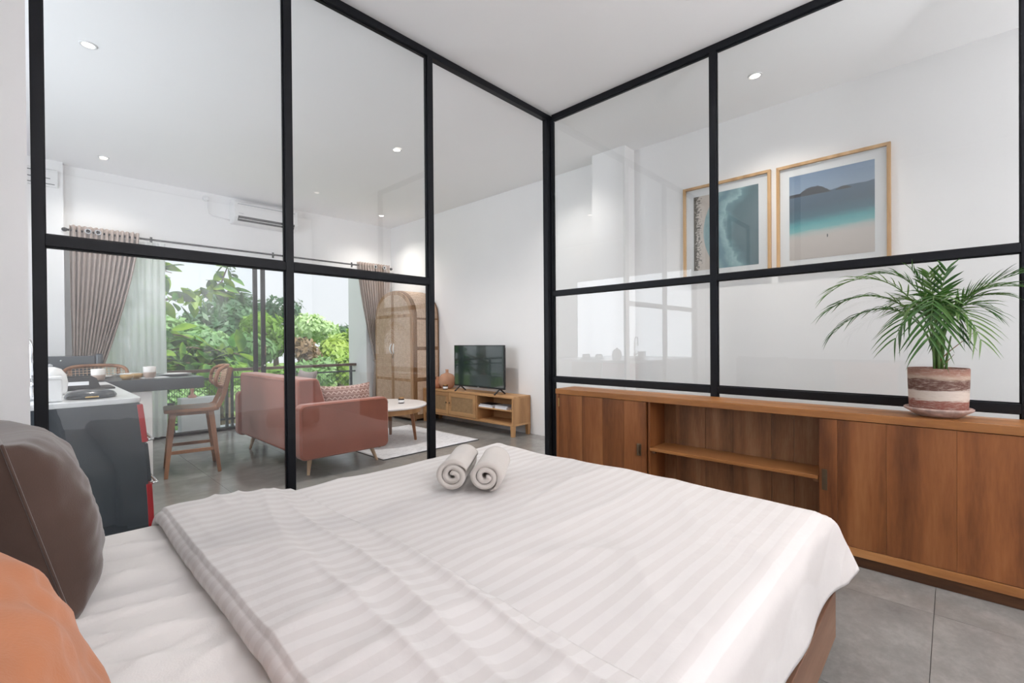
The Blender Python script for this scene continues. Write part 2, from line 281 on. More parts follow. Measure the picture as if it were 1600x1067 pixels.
# ------------------------------------------------------------------ mesh helpers
class MB:
    def __init__(s): s.v = []; s.f = []
    def add(s, vs, fs):
        o = len(s.v); s.v += [Vector(p) for p in vs]; s.f += [tuple(i+o for i in f) for f in fs]; return s
    def box(s, x0, x1, y0, y1, z0, z1):
        vs = [(x, y, z) for z in (z0, z1) for y in (y0, y1) for x in (x0, x1)]
        return s.add(vs, [(0, 2, 3, 1), (4, 5, 7, 6), (0, 1, 5, 4), (2, 6, 7, 3), (0, 4, 6, 2), (1, 3, 7, 5)])
    def bar(s, p, q, a0, b0, a1=None, b1=None, up=(0, 0, 1)):
        p, q = Vector(p), Vector(q); d = (q-p).normalized(); upv = Vector(up)
        if abs(d.dot(upv)) > .98: upv = Vector((1, 0, 0))
        r = d.cross(upv).normalized(); u = r.cross(d); a1 = a0 if a1 is None else a1; b1 = b0 if b1 is None else b1
        vs = [p + r*(i*a0/2) + u*(j*b0/2) for i, j in ((-1, -1), (1, -1), (1, 1), (-1, 1))] + [q + r*(i*a1/2) + u*(j*b1/2) for i, j in ((-1, -1), (1, -1), (1, 1), (-1, 1))]
        return s.add(vs, [(0, 3, 2, 1), (4, 5, 6, 7)] + [(i, (i+1) % 4, (i+1) % 4+4, i+4) for i in range(4)])
    def tube(s, pts, rad, n=8, cap=True):
        pts = [Vector(p) for p in pts]; rads = rad if isinstance(rad, (list, tuple)) else [rad]*len(pts); vs = []; prev = None
        for i, p in enumerate(pts):
            d = (pts[min(i+1, len(pts)-1)] - pts[max(i-1, 0)]).normalized()
            if prev is None:
                a = Vector((0, 0, 1)) if abs(d.z) < .9 else Vector((1, 0, 0)); r = d.cross(a).normalized()
            else: r = (prev - d*prev.dot(d)).normalized()
            prev = r; u = d.cross(r)
            vs += [p + (r*cos(2*pi*k/n) + u*sin(2*pi*k/n))*rads[i] for k in range(n)]
        fs = [(i*n+k, i*n+(k+1) % n, (i+1)*n+(k+1) % n, (i+1)*n+k) for i in range(len(pts)-1) for k in range(n)]
        if cap: fs += [tuple(range(n-1, -1, -1)), tuple((len(pts)-1)*n+k for k in range(n))]
        return s.add(vs, fs)
    def lathe(s, prof, c=(0, 0, 0), n=28, axis='Z'):
        vs = []
        for r, z in prof:
            for k in range(n):
                a, b = r*cos(2*pi*k/n), r*sin(2*pi*k/n)
                vs.append({'Z': (c[0]+a, c[1]+b, c[2]+z), 'X': (c[0]+z, c[1]+a, c[2]+b), 'Y': (c[0]+a, c[1]-z, c[2]+b)}[axis])
        m = len(prof); fs = [(i*n+k, i*n+(k+1) % n, (i+1)*n+(k+1) % n, (i+1)*n+k) for i in range(m-1) for k in range(n)]
        if prof[0][0] > 1e-6: fs.append(tuple(range(n-1, -1, -1)))
        if prof[-1][0] > 1e-6: fs.append(tuple((m-1)*n+k for k in range(n)))
        return s.add(vs, fs)
    def prism(s, poly, fn0, fn1):          # poly: 2D points; fn maps (a,b) to 3D at the two ends
        n = len(poly); return s.add([fn0(*p) for p in poly] + [fn1(*p) for p in poly], [tuple(range(n-1, -1, -1)), tuple(range(n, 2*n))] + [(i, (i+1) % n, (i+1) % n+n, i+n) for i in range(n)])
    def grid(s, fn, nu, nv, closed=False):
        vs = [fn(i/nu, j/nv) for i in range(nu+1) for j in range(nv+1)]
        return s.add(vs, [(i*(nv+1)+j, (i+1)*(nv+1)+j, (i+1)*(nv+1)+j+1, i*(nv+1)+j+1) for i in range(nu) for j in range(nv)])
    def build(s, name, m, parent=None, bevel=0, smooth=False, local=False, solid=0, sub=0, seg=2):
        me = bpy.data.meshes.new(name); inv = None
        if parent is not None and not local: inv = INV.get(parent.name)
        vs = [inv @ p for p in s.v] if inv is not None else s.v
        me.from_pydata([tuple(p) for p in vs], [], s.f); me.update()
        if smooth: me.polygons.foreach_set('use_smooth', [True]*len(me.polygons))
        me.materials.append(m); o = bpy.data.objects.new(name, me); COL.objects.link(o)
        if parent is not None: o.parent = parent; INV[o.name] = INV.get(parent.name)
        if bevel:
            b = o.modifiers.new('edge', 'BEVEL'); b.width = bevel; b.segments = seg; b.limit_method = 'ANGLE'; b.angle_limit = R(40)
            me.polygons.foreach_set('use_smooth', [True]*len(me.polygons)); o.modifiers.new('wn', 'WEIGHTED_NORMAL')
        if solid: q = o.modifiers.new('thick', 'SOLIDIFY'); q.thickness = solid; q.offset = -1
        if sub: q = o.modifiers.new('sub', 'SUBSURF'); q.levels = sub; q.render_levels = sub
        return o
INV = {}
def tag(o, label, cat, group=None, kind=None):
    o['label'] = label; o['category'] = cat
    if group: o['group'] = group
    if kind: o['kind'] = kind
    return o
def thing(name, label, cat, loc=(0, 0, 0), rz=0, group=None):
    o = bpy.data.objects.new(name, None); COL.objects.link(o); o.location = loc; o.rotation_euler = (0, 0, rz); o.empty_display_size = .1
    INV[o.name] = (Matrix.Translation(loc) @ Matrix.Rotation(rz, 4, 'Z')).inverted(); return tag(o, label, cat, group)
def struct(o): o['kind'] = 'structure'; return o
def sempty(name, loc=(0, 0, 0)):
    o = bpy.data.objects.new(name, None); COL.objects.link(o); o.location = loc; INV[o.name] = Matrix.Translation(loc).inverted(); o['kind'] = 'structure'; return o
def dup(root, loc, rz, label, group=None):
    r = root.copy(); COL.objects.link(r); r.location = loc; r.rotation_euler = (0, 0, rz); r['label'] = label
    if group: r['group'] = group
    for ch in list(root.children):
        c = ch.copy(); COL.objects.link(c); c.parent = r
        for g in ch.children: d = g.copy(); COL.objects.link(d); d.parent = c
    return r
def box(name, m, parent, x0, x1, y0, y1, z0, z1, bevel=.002, local=False): return MB().box(x0, x1, y0, y1, z0, z1).build(name, m, parent, bevel, local=local)
def nz(x, y=0, z=0): return noise.noise(Vector((x, y, z)))

# ================================================================== ROOM SHELL
CH = 3.234; XW = 4.56; YW = 7.2; YF = 2.601; XB = 3.31; XL = -.27; YB = -2.3
fl = sempty('floor'); MB().box(-1.6, XW+.1, YB-.1, YW+.12, -.12, -.012).build('floor_bed', GROUT, fl)
TS = .8; tile_me = None
for i in range(-3, 6):
    for j in range(-4, 10):
        x0, y0 = i*TS+.34, j*TS+.06; x1, y1 = min(x0+TS, XW), min(y0+TS, YW-.02); x0, y0 = max(x0, -1.6), max(y0, YB)
        if x1-x0 < .1 or y1-y0 < .1: continue
        MB().box(x0+.001, x1-.001, y0+.001, y1-.001, -.014, 0).build('floor_tile', FLOOR, fl)
struct(MB().box(-1.7, XW+.2, YB-.2, YW+.2, CH, CH+.15).build('ceiling', CEIL))
struct(MB().box(XW, XW+.15, YB-.2, YW+.9, -.05, CH).build('wall_right', WALL))
struct(MB().box(4.36, XW, 2.444, 2.845, 0, CH).build('trim_1', WALL))                           # square column on the right wall
struct(MB().box(XL-.12, XL, YB, YF+.05, 0, CH).build('wall_headboard', WALL))
struct(MB().box(-1.75, .008, YF, YF+.09, 0, CH).build('wall_stub', WALL))
struct(MB().box(-1.75, -1.6, YF, YW+.2, 0, CH).build('wall_left', WALL))
struct(MB().box(XL-.12, XW, YB-.15, YB, 0, CH).build('wall_back', WALL))
WO0, WO1, WZ = .40, 4.06, 2.40                                                                 # balcony opening
m = MB().box(-1.6, WO0, YW, YW+.2, -.05, CH).box(WO0, WO1, YW, YW+.2, WZ, CH).box(WO1, XW, YW, YW+.62, -.05, CH); struct(m.build('wall_far', WALL))
struct(MB().box(-1.6, .30, YW-.10, YW, 0, CH).build('trim_2', WALL))                           # shallow pier left of the curtain
struct(MB().box(WO0, WO1, YW+.0, YW+.62, -.2, -.012).build('floor_balcony', CONC))
# sliding door
wn = sempty('window_1')
MB().box(WO0, WO1, YW-.01, YW+.12, 0, .035).build('track', STEEL, wn, .004)
MB().box(WO0, WO1, YW+.01, YW+.12, WZ-.05, WZ).build('head_rail', STEEL, wn, .004)
MB().box(WO0, WO0+.05, YW+.01, YW+.12, .035, WZ-.05).build('jamb', STEEL, wn, .004)
for x, y in ((2.325, YW+.08), (2.415, YW+.03)): MB().box(x-.028, x+.028, y-.02, y+.02, .035, WZ-.05).build('stile', STEEL, wn, .003)
MB().box(WO0+.05, 2.30, YW+.075, YW+.085, .035, WZ-.05).build('pane', WINGLASS, wn)
h = MB().box(2.43, 2.444, YW-.004, YW+.012, 1.02, 1.17).build('door_pull', BRASSD, wn, .004); MB().lathe([(0, 0), (.014, 0), (.014, .012), (0, .012)], (2.42, YW+.006, .88), 12, 'Y').build('lock', CHROME, wn)

# ------------------------------------------------------------------ steel and glass partitions
pa = thing('glass_partition', 'tall black steel partition with clear panes and an open doorway between bed and sofa', 'partition', (.02, YF, 0))
D = .048
for x0, x1 in ((.018, .056), (.990, 1.032), (1.953, 1.997)): box('post', STEEL, pa, x0, x1, YF, YF+D, 0, CH-.05, .002)
box('top_rail', STEEL, pa, .018, XB+.05, YF, YF+D, CH-.05, CH-.001, .002)
for x0, x1 in ((.056, .990), (1.032, 1.953)):
    box('middle_rail', STEEL, pa, x0, x1, YF, YF+D, 1.598, 1.643, .002); box('bottom_rail', STEEL, pa, x0, x1, YF, YF+D, .0, .045, .002)
    for z0, z1 in ((.045, 1.598), (1.643, CH-.05)):
        MB().box(x0, x1, YF+.028, YF+.034, z0, z1).build('pane', GLASS, pa)
        fm = MB().box(x0, x0+.004, YF+.016, YF+.028, z0, z1).box(x1-.007, x1, YF+.016, YF+.028, z0, z1).box(x0, x1, YF+.016, YF+.028, z1-.007, z1).box(x0, x1, YF+.016, YF+.028, z0, z0+.007)
        fm.build('glazing_bead', STEEL, pa)
pb = thing('glass_partition', 'black steel glazed partition behind the teak sideboard and potted palm', 'partition', (XB, 1.0, 0))
MB().box(3.262, 3.36, YF, YF+D, 0, CH-.05).box(XB, XB+.05, 2.584, YF, 0, CH-.05).build('corner_post', STEEL, pb, .002)
for y0, y1 in ((1.162, 1.207), (-.286, -.236)): box('post', STEEL, pb, XB, XB+D, y0, y1, 0, CH-.05, .002)
box('top_rail', STEEL, pb, XB, XB+D, -.286, 2.584, CH-.05, CH-.001, .002)
for y0, y1 in ((1.207, 2.584), (-.236, 1.162)):
    box('middle_rail', STEEL, pb, XB, XB+D, y0, y1, 1.607, 1.650, .002); box('lower_rail', STEEL, pb, XB, XB+D, y0, y1, .834, .880, .002); box('bottom_rail', STEEL, pb, XB, XB+D, y0, y1, 0, .04, .002)
    for z0, z1 in ((.04, .834), (.880, 1.607), (1.650, CH-.05)):
        MB().box(XB+.028, XB+.034, y0, y1, z0, z1).build('pane', GLASS, pb)
        fm = MB().box(XB+.016, XB+.028, y0, y0+.006, z0, z1).box(XB+.016, XB+.028, y1-.006, y1, z0, z1).box(XB+.016, XB+.028, y0, y1, z0, z0+.006).box(XB+.016, XB+.028, y0, y1, z1-.006, z1)
        fm.build('glazing_bead', STEEL, pb)
struct(MB().box(XB, XB+.1, YB, -.30, 0, CH).build('wall_side', WALL))

# ------------------------------------------------------------------ recessed ceiling lights
LED = emit('led_lens', (1, .93, .82), 9)
def downlight(x, y, label, wk=1.0, col=(1, .94, .88)):
    t = thing('ceiling_light', label, 'ceiling light', (x, y, CH), 0, 'recessed ceiling downlights')
    MB().lathe([(.034, -.0005), (.036, -.006), (.047, -.006), (.05, -.0005)], (0, 0, 0), 24).build('trim_ring', WHITEP, t, smooth=True, local=True)
    MB().lathe([(0, -.003), (.035, -.003), (.035, -.0005)], (0, 0, 0), 20).build('lens', LED, t, local=True)
    ld = bpy.data.lights.new('downlight_lamp', 'SPOT'); ld.energy = LAMP_W*wk*4; ld.spot_size = R(128); ld.spot_blend = 1.0; ld.shadow_soft_size = .05; ld.color = col
    lo = bpy.data.objects.new('downlight_lamp', ld); COL.objects.link(lo); lo.parent = t; lo.location = (0, 0, -.02)
for x, y, l in ((.311, 4.199, 'recessed downlight over the kitchen counter by the partition'), (.604, 6.612, 'recessed downlight nearest the left taupe curtain'), (2.747, 4.207, 'recessed downlight above the sofa arm nearest the bed'),
                (3.992, 6.57, 'recessed downlight above the arched cane wardrobe'), (3.921, 3.138, 'recessed downlight beside the corner post of the partitions'), (3.935, 1.087, 'recessed downlight in front of the framed beach prints'),
                (2.735, 1.10, 'recessed downlight over the foot of the bed at the top of the photo'), (2.755, -.9, 'added fill downlight out of view above the near end of the sideboard'), (.604, -1.41, 'added fill downlight at the unseen back of the bedroom on the headboard side'), (2.56, -1.41, 'added fill downlight by the unseen back wall of the bedroom')):  # the last three are added out of view as bedroom fill
    downlight(x, y, l, {3.921: .45, .604: .4, 3.992: .8, 3.935: .7, 2.735: .5, 2.755: .5, 2.747: 1.7}.get(x, 1.0) if y > -.5 else .4)

# ================================================================== BED
BX1, BY0, BY1, ZT = 2.14, .325, 2.14, .535
bed = thing('bed', 'low brown wooden platform bed frame under the white striped duvet', 'bed', (1, 1.2, 0))
box('side_rail', WALNUT, bed, -.2, 2.10, .315, .345, .085, .262, .003); box('side_rail', WALNUT, bed, -.2, 2.10, 2.115, 2.145, .085, .262, .003)
box('foot_rail', WALNUT, bed, 2.08, 2.11, .345, 2.115, .085, .262, .003); box('headboard', WALNUT, bed, -.262, -.205, .3, 2.16, 0, .95, .006)
box('platform', WALNUT, bed, -.2, 2.08, .345, 2.115, .20, .262, .002)
for x in (.0, 1.85):
    for y in (.5, 1.95): box('leg', WALNUT, bed, x, x+.08, y-.04, y+.04, 0, .2, .003)
# mattress in its fitted sheet
def sheetz(x, y):
    q = nz(x*1.5-y*.3, y*6.5+x*2.2, 8); q2 = nz(x*2.2+4, y*9-x*1.2, 18); w_ = max(0, 1-abs(x-.16)*2.6)
    return .006*nz(x*3, y*5, 3)+.017*(1-min(1, abs(q)*3.2))**2*w_+.009*(1-min(1, abs(q2)*3.2))**2*w_
def superbox(x0, x1, y0, y1, z0, z1, r, n, fn=None):
    m = MB(); cx, cy = (x0+x1)/2, (y0+y1)/2
    def P(u, v):        # u across, v from bottom centre over the side to the top centre
        a = 2*pi*u; rows = [(0, 0), (.98, 0), (1, .15), (1, .5), (1, .8), (.985, .95), (.955, 1), (.8, 1), (.6, 1), (.3, 1), (0, 1)]
        k = v*(len(rows)-1); i = min(int(k), len(rows)-2); f = k-i; s_ = rows[i][0]*(1-f)+rows[i+1][0]*f; t_ = rows[i][1]*(1-f)+rows[i+1][1]*f
        c, d = cos(a), sin(a); e = .12; px = math.copysign(abs(c)**e, c); py = math.copysign(abs(d)**e, d)
        return Vector((cx+px*(x1-x0)/2*s_, cy+py*(y1-y0)/2*s_, z0+(z1-z0)*t_))
    m.grid(P, n, 10); return m
mat_ = tag(MB().box(-.2, 2.10, .345, 2.115, .262, ZT-.02).build('mattress', SHEET, None, .05, seg=4), 'mattress in a smooth white fitted sheet, bare near the pillows', 'mattress')
def sheet_pt(u, v):
    x = -.2+u*.9; t = v*2.2-.2
    y = .335+t; z = ZT+sheetz(x, y)
    if t < .05: q = (.05-t); y = .335+.05-min(q, .06)*.9-.0; z -= min(q, .3)**1.15*1.2
    if y > 2.08: q = y-2.08; y = 2.08+.05*(1-math.exp(-q*20)); z -= max(0, q-.02)*1.6
    return Vector((x, y, z))
MB().grid(sheet_pt, 90, 150).build('fitted_sheet', SHEET, mat_, smooth=True)
# duvet
RD = .075
def prof(d):
    if d <= 0: return d, 0.0
    q = RD*pi/2
    if d < q: a = d/RD; return RD*sin(a), -(RD-RD*cos(a))
    return RD+(d-q)*.10, -RD-(d-q)
ZD = .548
def wr(x, y):
    rid = lambda q: (1-min(1, abs(q)*4))**2
    return .012*nz(x*1.7, y*2.0, 1)+.004*nz(x*5, y*5, 2)+.007*rid(nz(x*1.1+y*1.4, y*2.6-x*.9, 5))+.006*rid(nz(x*2.4-y*.8, y*1.9+x*1.1, 12))*max(0, nz(x, y, 20)+.4)
S0, S1, T0, T1 = .36, BX1+.295, -.215, BY1-BY0+.28
def duvet_pt(s, t):          # s metres along the bed from the fold, t metres across from the near top edge
    a, b = (s-(BX1-RD))/(S1-BX1+RD), (RD-t)/(RD-T0)          # the hem's corner is rounded
    if a > 0 and b > 0: s, t = BX1-RD+(s-BX1+RD)*sqrt(1-b*b/2), RD-(RD-t)*sqrt(1-a*a/2)
    dx, zx = prof(s-(BX1-RD)); dn, zn = prof(RD-t+.0); W = BY1-BY0; df, zf = prof(t-(W-RD))
    x = BX1-RD+dx; y = BY0+RD-dn if t < RD else (BY0+W-RD+df if t > W-RD else BY0+t)
    zy = min(zn, zf); z = -((abs(zx)**4+abs(zy)**4)**.25)
    hang = min(1, -z/.2)
    k = wr(s, t)
    z = ZD+z+k*(1-hang)
    if zn < -.02:
        wv = min(1, (-zn-.02)/.2); y -= wv*(.007*sin(s*9+2*nz(s*2, 3))+.014*nz(s*4, t*2, 7)-.004); 
        e = max(0, (s-1.72)/.5); y -= wv*.05*min(1, e*e)
        z += .02*wv*nz(s*3, 11)
    if zx < -.02:
        wv = min(1, (-zx-.02)/.2); x += wv*(.03+.025*sin(t*10+nz(t*2, 5)*2)); c = max(0, 1-max(0, t)/.45); x += wv**.4*.085*c*c
    return Vector((x, y, z))
duv = MB().grid(lambda u, v: duvet_pt(S0+u*(S1-S0), T0+v*(T1-T0)), 170, 190).build('duvet', STRIPE, None, smooth=True, solid=.012)
tag(duv, 'white striped sateen duvet spread over the bed, hanging past its foot', 'duvet')
def fold_pt(u, v):           # the top edge of the duvet folded back on itself
    t = T0+.03+v*(T1-T0-.06); hem = .80+.045*nz(t*1.3, 2)+.05*(t > 1.5)*(t-1.5); xf = .315+.012*nz(t*1.6, 9)
    W = BY1-BY0; dn, zn = prof(RD-t); df, zf = prof(t-(W-RD)); zy = min(zn, zf)
    y = BY0+RD-dn if t < RD else (BY0+W-RD+df if t > W-RD else BY0+t)
    if u < .16:              # rolled front edge
        a = pi*(u/.16)-pi/2; r = .026; x = xf+r-r*cos(a); h = r*sin(a)+r-.012
    else:
        q = (u-.16)/.84; x = xf+.026+q*(hem-xf-.026); h = .040*(1-q**1.6)+.010
        rid = .011*(1-min(1, abs(nz((x-.10*t)*7, t*.9, 4))*3.2))**2*min(1, q*3)+.009*max(0, sin((x-.06*t)*36+nz(t*1.4, 6)*4))*max(0, q-.3)*(.6+nz(t*2, 15))+.007*nz(x*8, t*5, 31)
        h += rid
    hang = min(1, -zy/.15); out = h*hang; y += -out if zn < zf else out
    return Vector((x, y, ZD+zy+wr(x, t)*(1-hang)+h*(1-hang)+.004))
MB().grid(fold_pt, 100, 150).build('folded_edge', STRIPE, duv, smooth=True, solid=.006)

def pillow(name, label, m, c, sx, sy, th, rot, group, seamm=None, crumple=1.0, seed=0):
    t = thing(name, label, 'pillow', c, 0, group); mb = MB(); M = Matrix.Rotation(rot[2], 4, 'Z') @ Matrix.Rotation(rot[1], 4, 'Y') @ Matrix.Rotation(rot[0], 4, 'X')
    def P(u, v, s):
        a, b = 2*u-1, 2*v-1; e = max(0, (1-abs(a)**2.6)*(1-abs(b)**2.6))**.42
        pin = 1-.07*(1-(a*a))*abs(b)**2-.07*(1-b*b)*abs(a)**2; pa = a*(1-.06*(1-b*b)*a*a); pb_ = b*(1-.06*(1-a*a)*b*b)
        k = crumple*(.012*nz(a*2.2+seed, b*2.2, s)+.007*nz(a*6+seed, b*5, 3*s)+.006*abs(nz(a*3-b*4+seed, b*3, 5)))
        return M @ Vector((s*(th/2*e+k*min(1, e*2)), pa*sx/2, pb_*sy/2))
    mb.grid(lambda u, v: P(u, v, 1), 44, 44).grid(lambda u, v: P(v, u, -1), 44, 44)
    mb.build('cover', m, t, smooth=True, local=True)
    ed = [(-1+2*i/24, -1) for i in range(24)]+[(1, -1+2*i/24) for i in range(24)]+[(1-2*i/24, 1) for i in range(24)]+[(-1, 1-2*i/24) for i in range(25)]
    MB().tube([M @ Vector((0, a*(1-.06*(1-b*b)*a*a)*sx/2, b*(1-.06*(1-a*a)*b*b)*sy/2)) for a, b in ed], .0035, 6).build('seam', seamm or m, t, smooth=True, local=True)
    return t
PG = None
pillow('pillow', 'dark brown velvet pillow propped at the far side of the bed', BROWN, (-.005, 1.80, .755), .60, .46, .26, (0, R(-14), R(4)), PG, seed=1)
pillow('pillow', 'burnt orange pillow in the lower left corner, nearest the camera', ORANGE, (-.045, .72, .725), .60, .42, .22, (0, R(-14), R(-3)), PG, seed=5)

def towel(label, p, az, ln, tr):
    t = thing('rolled_towel', label, 'towel', p, az, 'rolled towels on the duvet')
    rin, rout, turns, n = .010, .069, 2.35, 90
    def ctr(q): a = 2*pi*turns*q + tr; r = rin+(rout-rin)*q; return a, r
    def P(u, v):
        # cross-section of a thick spiral sheet: u runs outward along one face and back along the other
        q = u*2 if u < .5 else 2-2*u; a, r = ctr(q); off = .0112 if u < .5 else -.0112; off *= min(1, (1-q)*14+.15)*min(1, q*14+.15)
        x = (v-.5)*ln; e = .0045*(1-abs(2*v-1)**6); rr = r+off+.002*nz(a, x*12, 3)+.003*nz(x*7, a*.4, 8)
        return Vector((x, rr*cos(a), rout*1.02+rr*sin(a)*.92))
    m = MB(); m.grid(P, 2*n, 14); o = 0; nv = 15
    for side, flip in ((0, 0), (14, 1)):
        for i in range(n):
            a, b, c, d = i*nv+side, (i+1)*nv+side, (2*n-i-1)*nv+side, (2*n-i)*nv+side
            m.f.append((a, b, c, d) if flip else (d, c, b, a))
    return m.build('towel_roll', TOWEL, t, smooth=True, local=True, bevel=0), t
def zbed(x, y): return ZD+wr(x, y-BY0)
towel('rolled white towel on the duvet, the one nearer the doorway', (1.400, 1.648, zbed(1.400, 1.648)+.004), R(38), .31, .6)
towel('rolled white towel on the duvet, the one nearer the sideboard', (1.487, 1.530, zbed(1.487, 1.530)+.004), R(37), .31, 2.2)

# ================================================================== SIDEBOARD AND PALM
FX = 3.03; SY0, SY1 = -.30, 2.337; SB = XB-.012
sb = thing('sideboard', 'long teak sideboard with open shelf bay against the glass partition', 'sideboard', (3.15, 1.0, 0))
box('top_board', TEAKY, sb, FX-.004, SB, SY0-.004, SY1+.004, .768, .81, .003)
box('end_panel', TEAK, sb, FX, SB, SY1-.026, SY1, .055, .768, .002); box('end_panel', TEAK, sb, FX, SB, SY0, SY0+.026, .055, .768, .002)
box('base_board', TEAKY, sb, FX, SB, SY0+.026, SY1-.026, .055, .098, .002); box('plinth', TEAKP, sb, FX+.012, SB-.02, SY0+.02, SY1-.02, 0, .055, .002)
for y in (1.528, .515): box('divider', TEAK, sb, FX+.024, SB-.012, y-.0, y+.018, .098, .768, .001)
sh = box('shelf', TEAKY, sb, FX+.012, SB-.012, .534, 1.527, .425, .445, .002)
for y in (.548, 1.505): MB().box(FX+.03, FX+.05, y-.012, y+.012, .405, .425).build('shelf_support', TEAKD, sh, .001)
bp = sempty('back_panel'); bp.parent = sb; del bp['kind']; bp.location = (0, 0, 0); INV[bp.name] = INV[sb.name]
yb = [.515, .70, .823, 1.052, 1.232, 1.442, 1.546]
for a, b in zip(yb, yb[1:]): MB().box(SB-.012-.006*random.random(), SB, a+.001, b-.001, .098, .768).build('board', TEAKD, bp, .001)
MB().box(SB-.008, SB, SY0+.02, .515, .098, .768).build('back_sheet', TEAKD, sb); MB().box(SB-.008, SB, 1.546, SY1-.02, .098, .768).build('back_sheet', TEAKD, sb)
def teak_door(cuts, hy, hz0, hz1, kind, hinge=None):
    d = sempty('door'); del d['kind']; d.parent = sb; d.location = (0, 0, 0); INV[d.name] = INV[sb.name]
    for a, b in zip(cuts, cuts[1:]): MB().box(FX+.002+.0006*random.random(), FX+.021, a+.0003, b-.0003, .101, .765).build('board', TEAK, d, .0012)
    if kind:
        h_ = MB().box(FX-.004, FX+.002, hy-.016, hy+.016, hz0, hz1).box(FX-.012, FX-.004, hy-.008, hy+.008, hz0+.004, hz0+.012).box(FX-.012, FX-.004, hy-.008, hy+.008, hz1-.012, hz1-.004).box(FX-.018, FX-.011, hy-.007, hy+.007, hz0+.004, hz1-.004)
        h_.build('pull_handle', BRASSD, d, .001)['label'] = 'aged bronze pull handle'
    else:
        MB().box(FX-.003, FX+.003, hy-.012, hy+.012, hz0, hz1).build('flush_pull', BRASSD, d, .001)['label'] = 'flat bronze pull plate'
    if hinge is not None: MB().box(FX-.002, FX+.003, hinge-.005, hinge+.005, .665, .735).build('hinge', BRASS, d, .001)['label'] = 'bright brass hinge'
    return d
teak_door([1.549, 1.72, 1.90, 2.085, 2.308], 1.60, .382, .466, True, 2.311)
teak_door([-.272, -.013, .242, .445, .526], .503, .376, .489, False)

# potted palm
PX, PY, PZ = 3.165, .053, .811
pp = thing('potted_palm', 'small bushy palm in a brushed terracotta pot on the sideboard', 'potted plant', (PX, PY, PZ))
MB().lathe([(0, 0), (.075, 0), (.085, .006), (.128, .034), (.131, .042), (.126, .046), (.112, .034), (.10, .028), (0, .024)], (0, 0, 0), 44).build('saucer', SAUCER, pp, smooth=True, local=True)
MB().lathe([(0, .028), (.104, .028), (.109, .034), (.112, .10), (.1145, .18), (.1155, .236), (.1135, .241), (.106, .240), (.103, .225), (.101, .205), (0, .205)], (0, 0, 0), 48).build('pot', POT, pp, smooth=True, local=True)
MB().lathe([(0, .214), (.06, .212), (.101, .206)], (0, 0, 0), 24).build('soil', SOIL, pp, smooth=True, local=True)
def bez(a, b, c, d, t): return a*(1-t)**3 + b*3*t*(1-t)**2 + c*3*t*t*(1-t) + d*t**3
def frond(tip, mid, ln, nleaf, droop, base=None, dry=False):
    rnd = random.random; base = base or Vector((PX+.014*(rnd()-.5), PY+.02*(rnd()-.5), PZ+.21))
    tip = Vector(tip); mid = Vector(mid); b = Vector((base.x+.15*(mid.x-base.x), base.y+.12*(mid.y-base.y), base.z+.75*(mid.z-base.z)))
    N = 22; pts = [bez(base, b, mid, tip, i/N) for i in range(N+1)]
    m = MB(); m.tube(pts, [.0042*(1-.8*i/N) for i in range(N+1)], 6)
    lf = MB()
    for i in range(nleaf):
        t = .40+.60*(i/(nleaf-1)); t = min(1, t+.012*(rnd()-.5)); p = bez(base, b, mid, tip, t); d = (bez(base, b, mid, tip, min(1, t+.02))-bez(base, b, mid, tip, t-.02)).normalized()
        side = d.cross(Vector((0, 0, 1)));
        if side.length < .2: side = Vector((0, 1, 0))
        side.normalize(); up = side.cross(d).normalized()
        L = ln*.94*(.42+.58*sin(pi*min(1, max(.05, .16+.66*(t-.40)/.60))**.9))*(.85+.3*rnd()); wd = .0056*(.7+.5*rnd())
        for s in (-1, 1):
            dirv = (d*(.75+.55*(t-.4)) + side*s*(.85+.3*(rnd()-.5)) + up*(.25+.35*(rnd()-.5))).normalized(); q0 = p; vs = []
            K = 5
            for k in range(K+1):
                f = k/K; q = q0 + dirv*(L*f) - Vector((0, 0, droop*L*f*f*(.7+.6*rnd()*.3))); wk = wd*(sin(pi*(.12+.88*f)**.75)+.05)*(1 if k < K else .02)
                nrm = side.cross(dirv).normalized() if abs(dirv.dot(side)) < .95 else up
                ww = dirv.cross(up).normalized()*wk; vs += [q-ww+up*wk*.5, q, q+ww+up*wk*.5]
            fs = []
            for k in range(K):
                a = 3*k; fs += [(a, a+1, a+4, a+3), (a+1, a+2, a+5, a+4)]
            lf.add(vs, fs)
    o = m.build('frond_stem', DRYST if dry else PSTEM, pp, smooth=True)
    o.name = 'frond'; INV[o.name] = INV[pp.name]
    if nleaf: lf.build('leaflets', PALM, o)
    return o
z0 = PZ
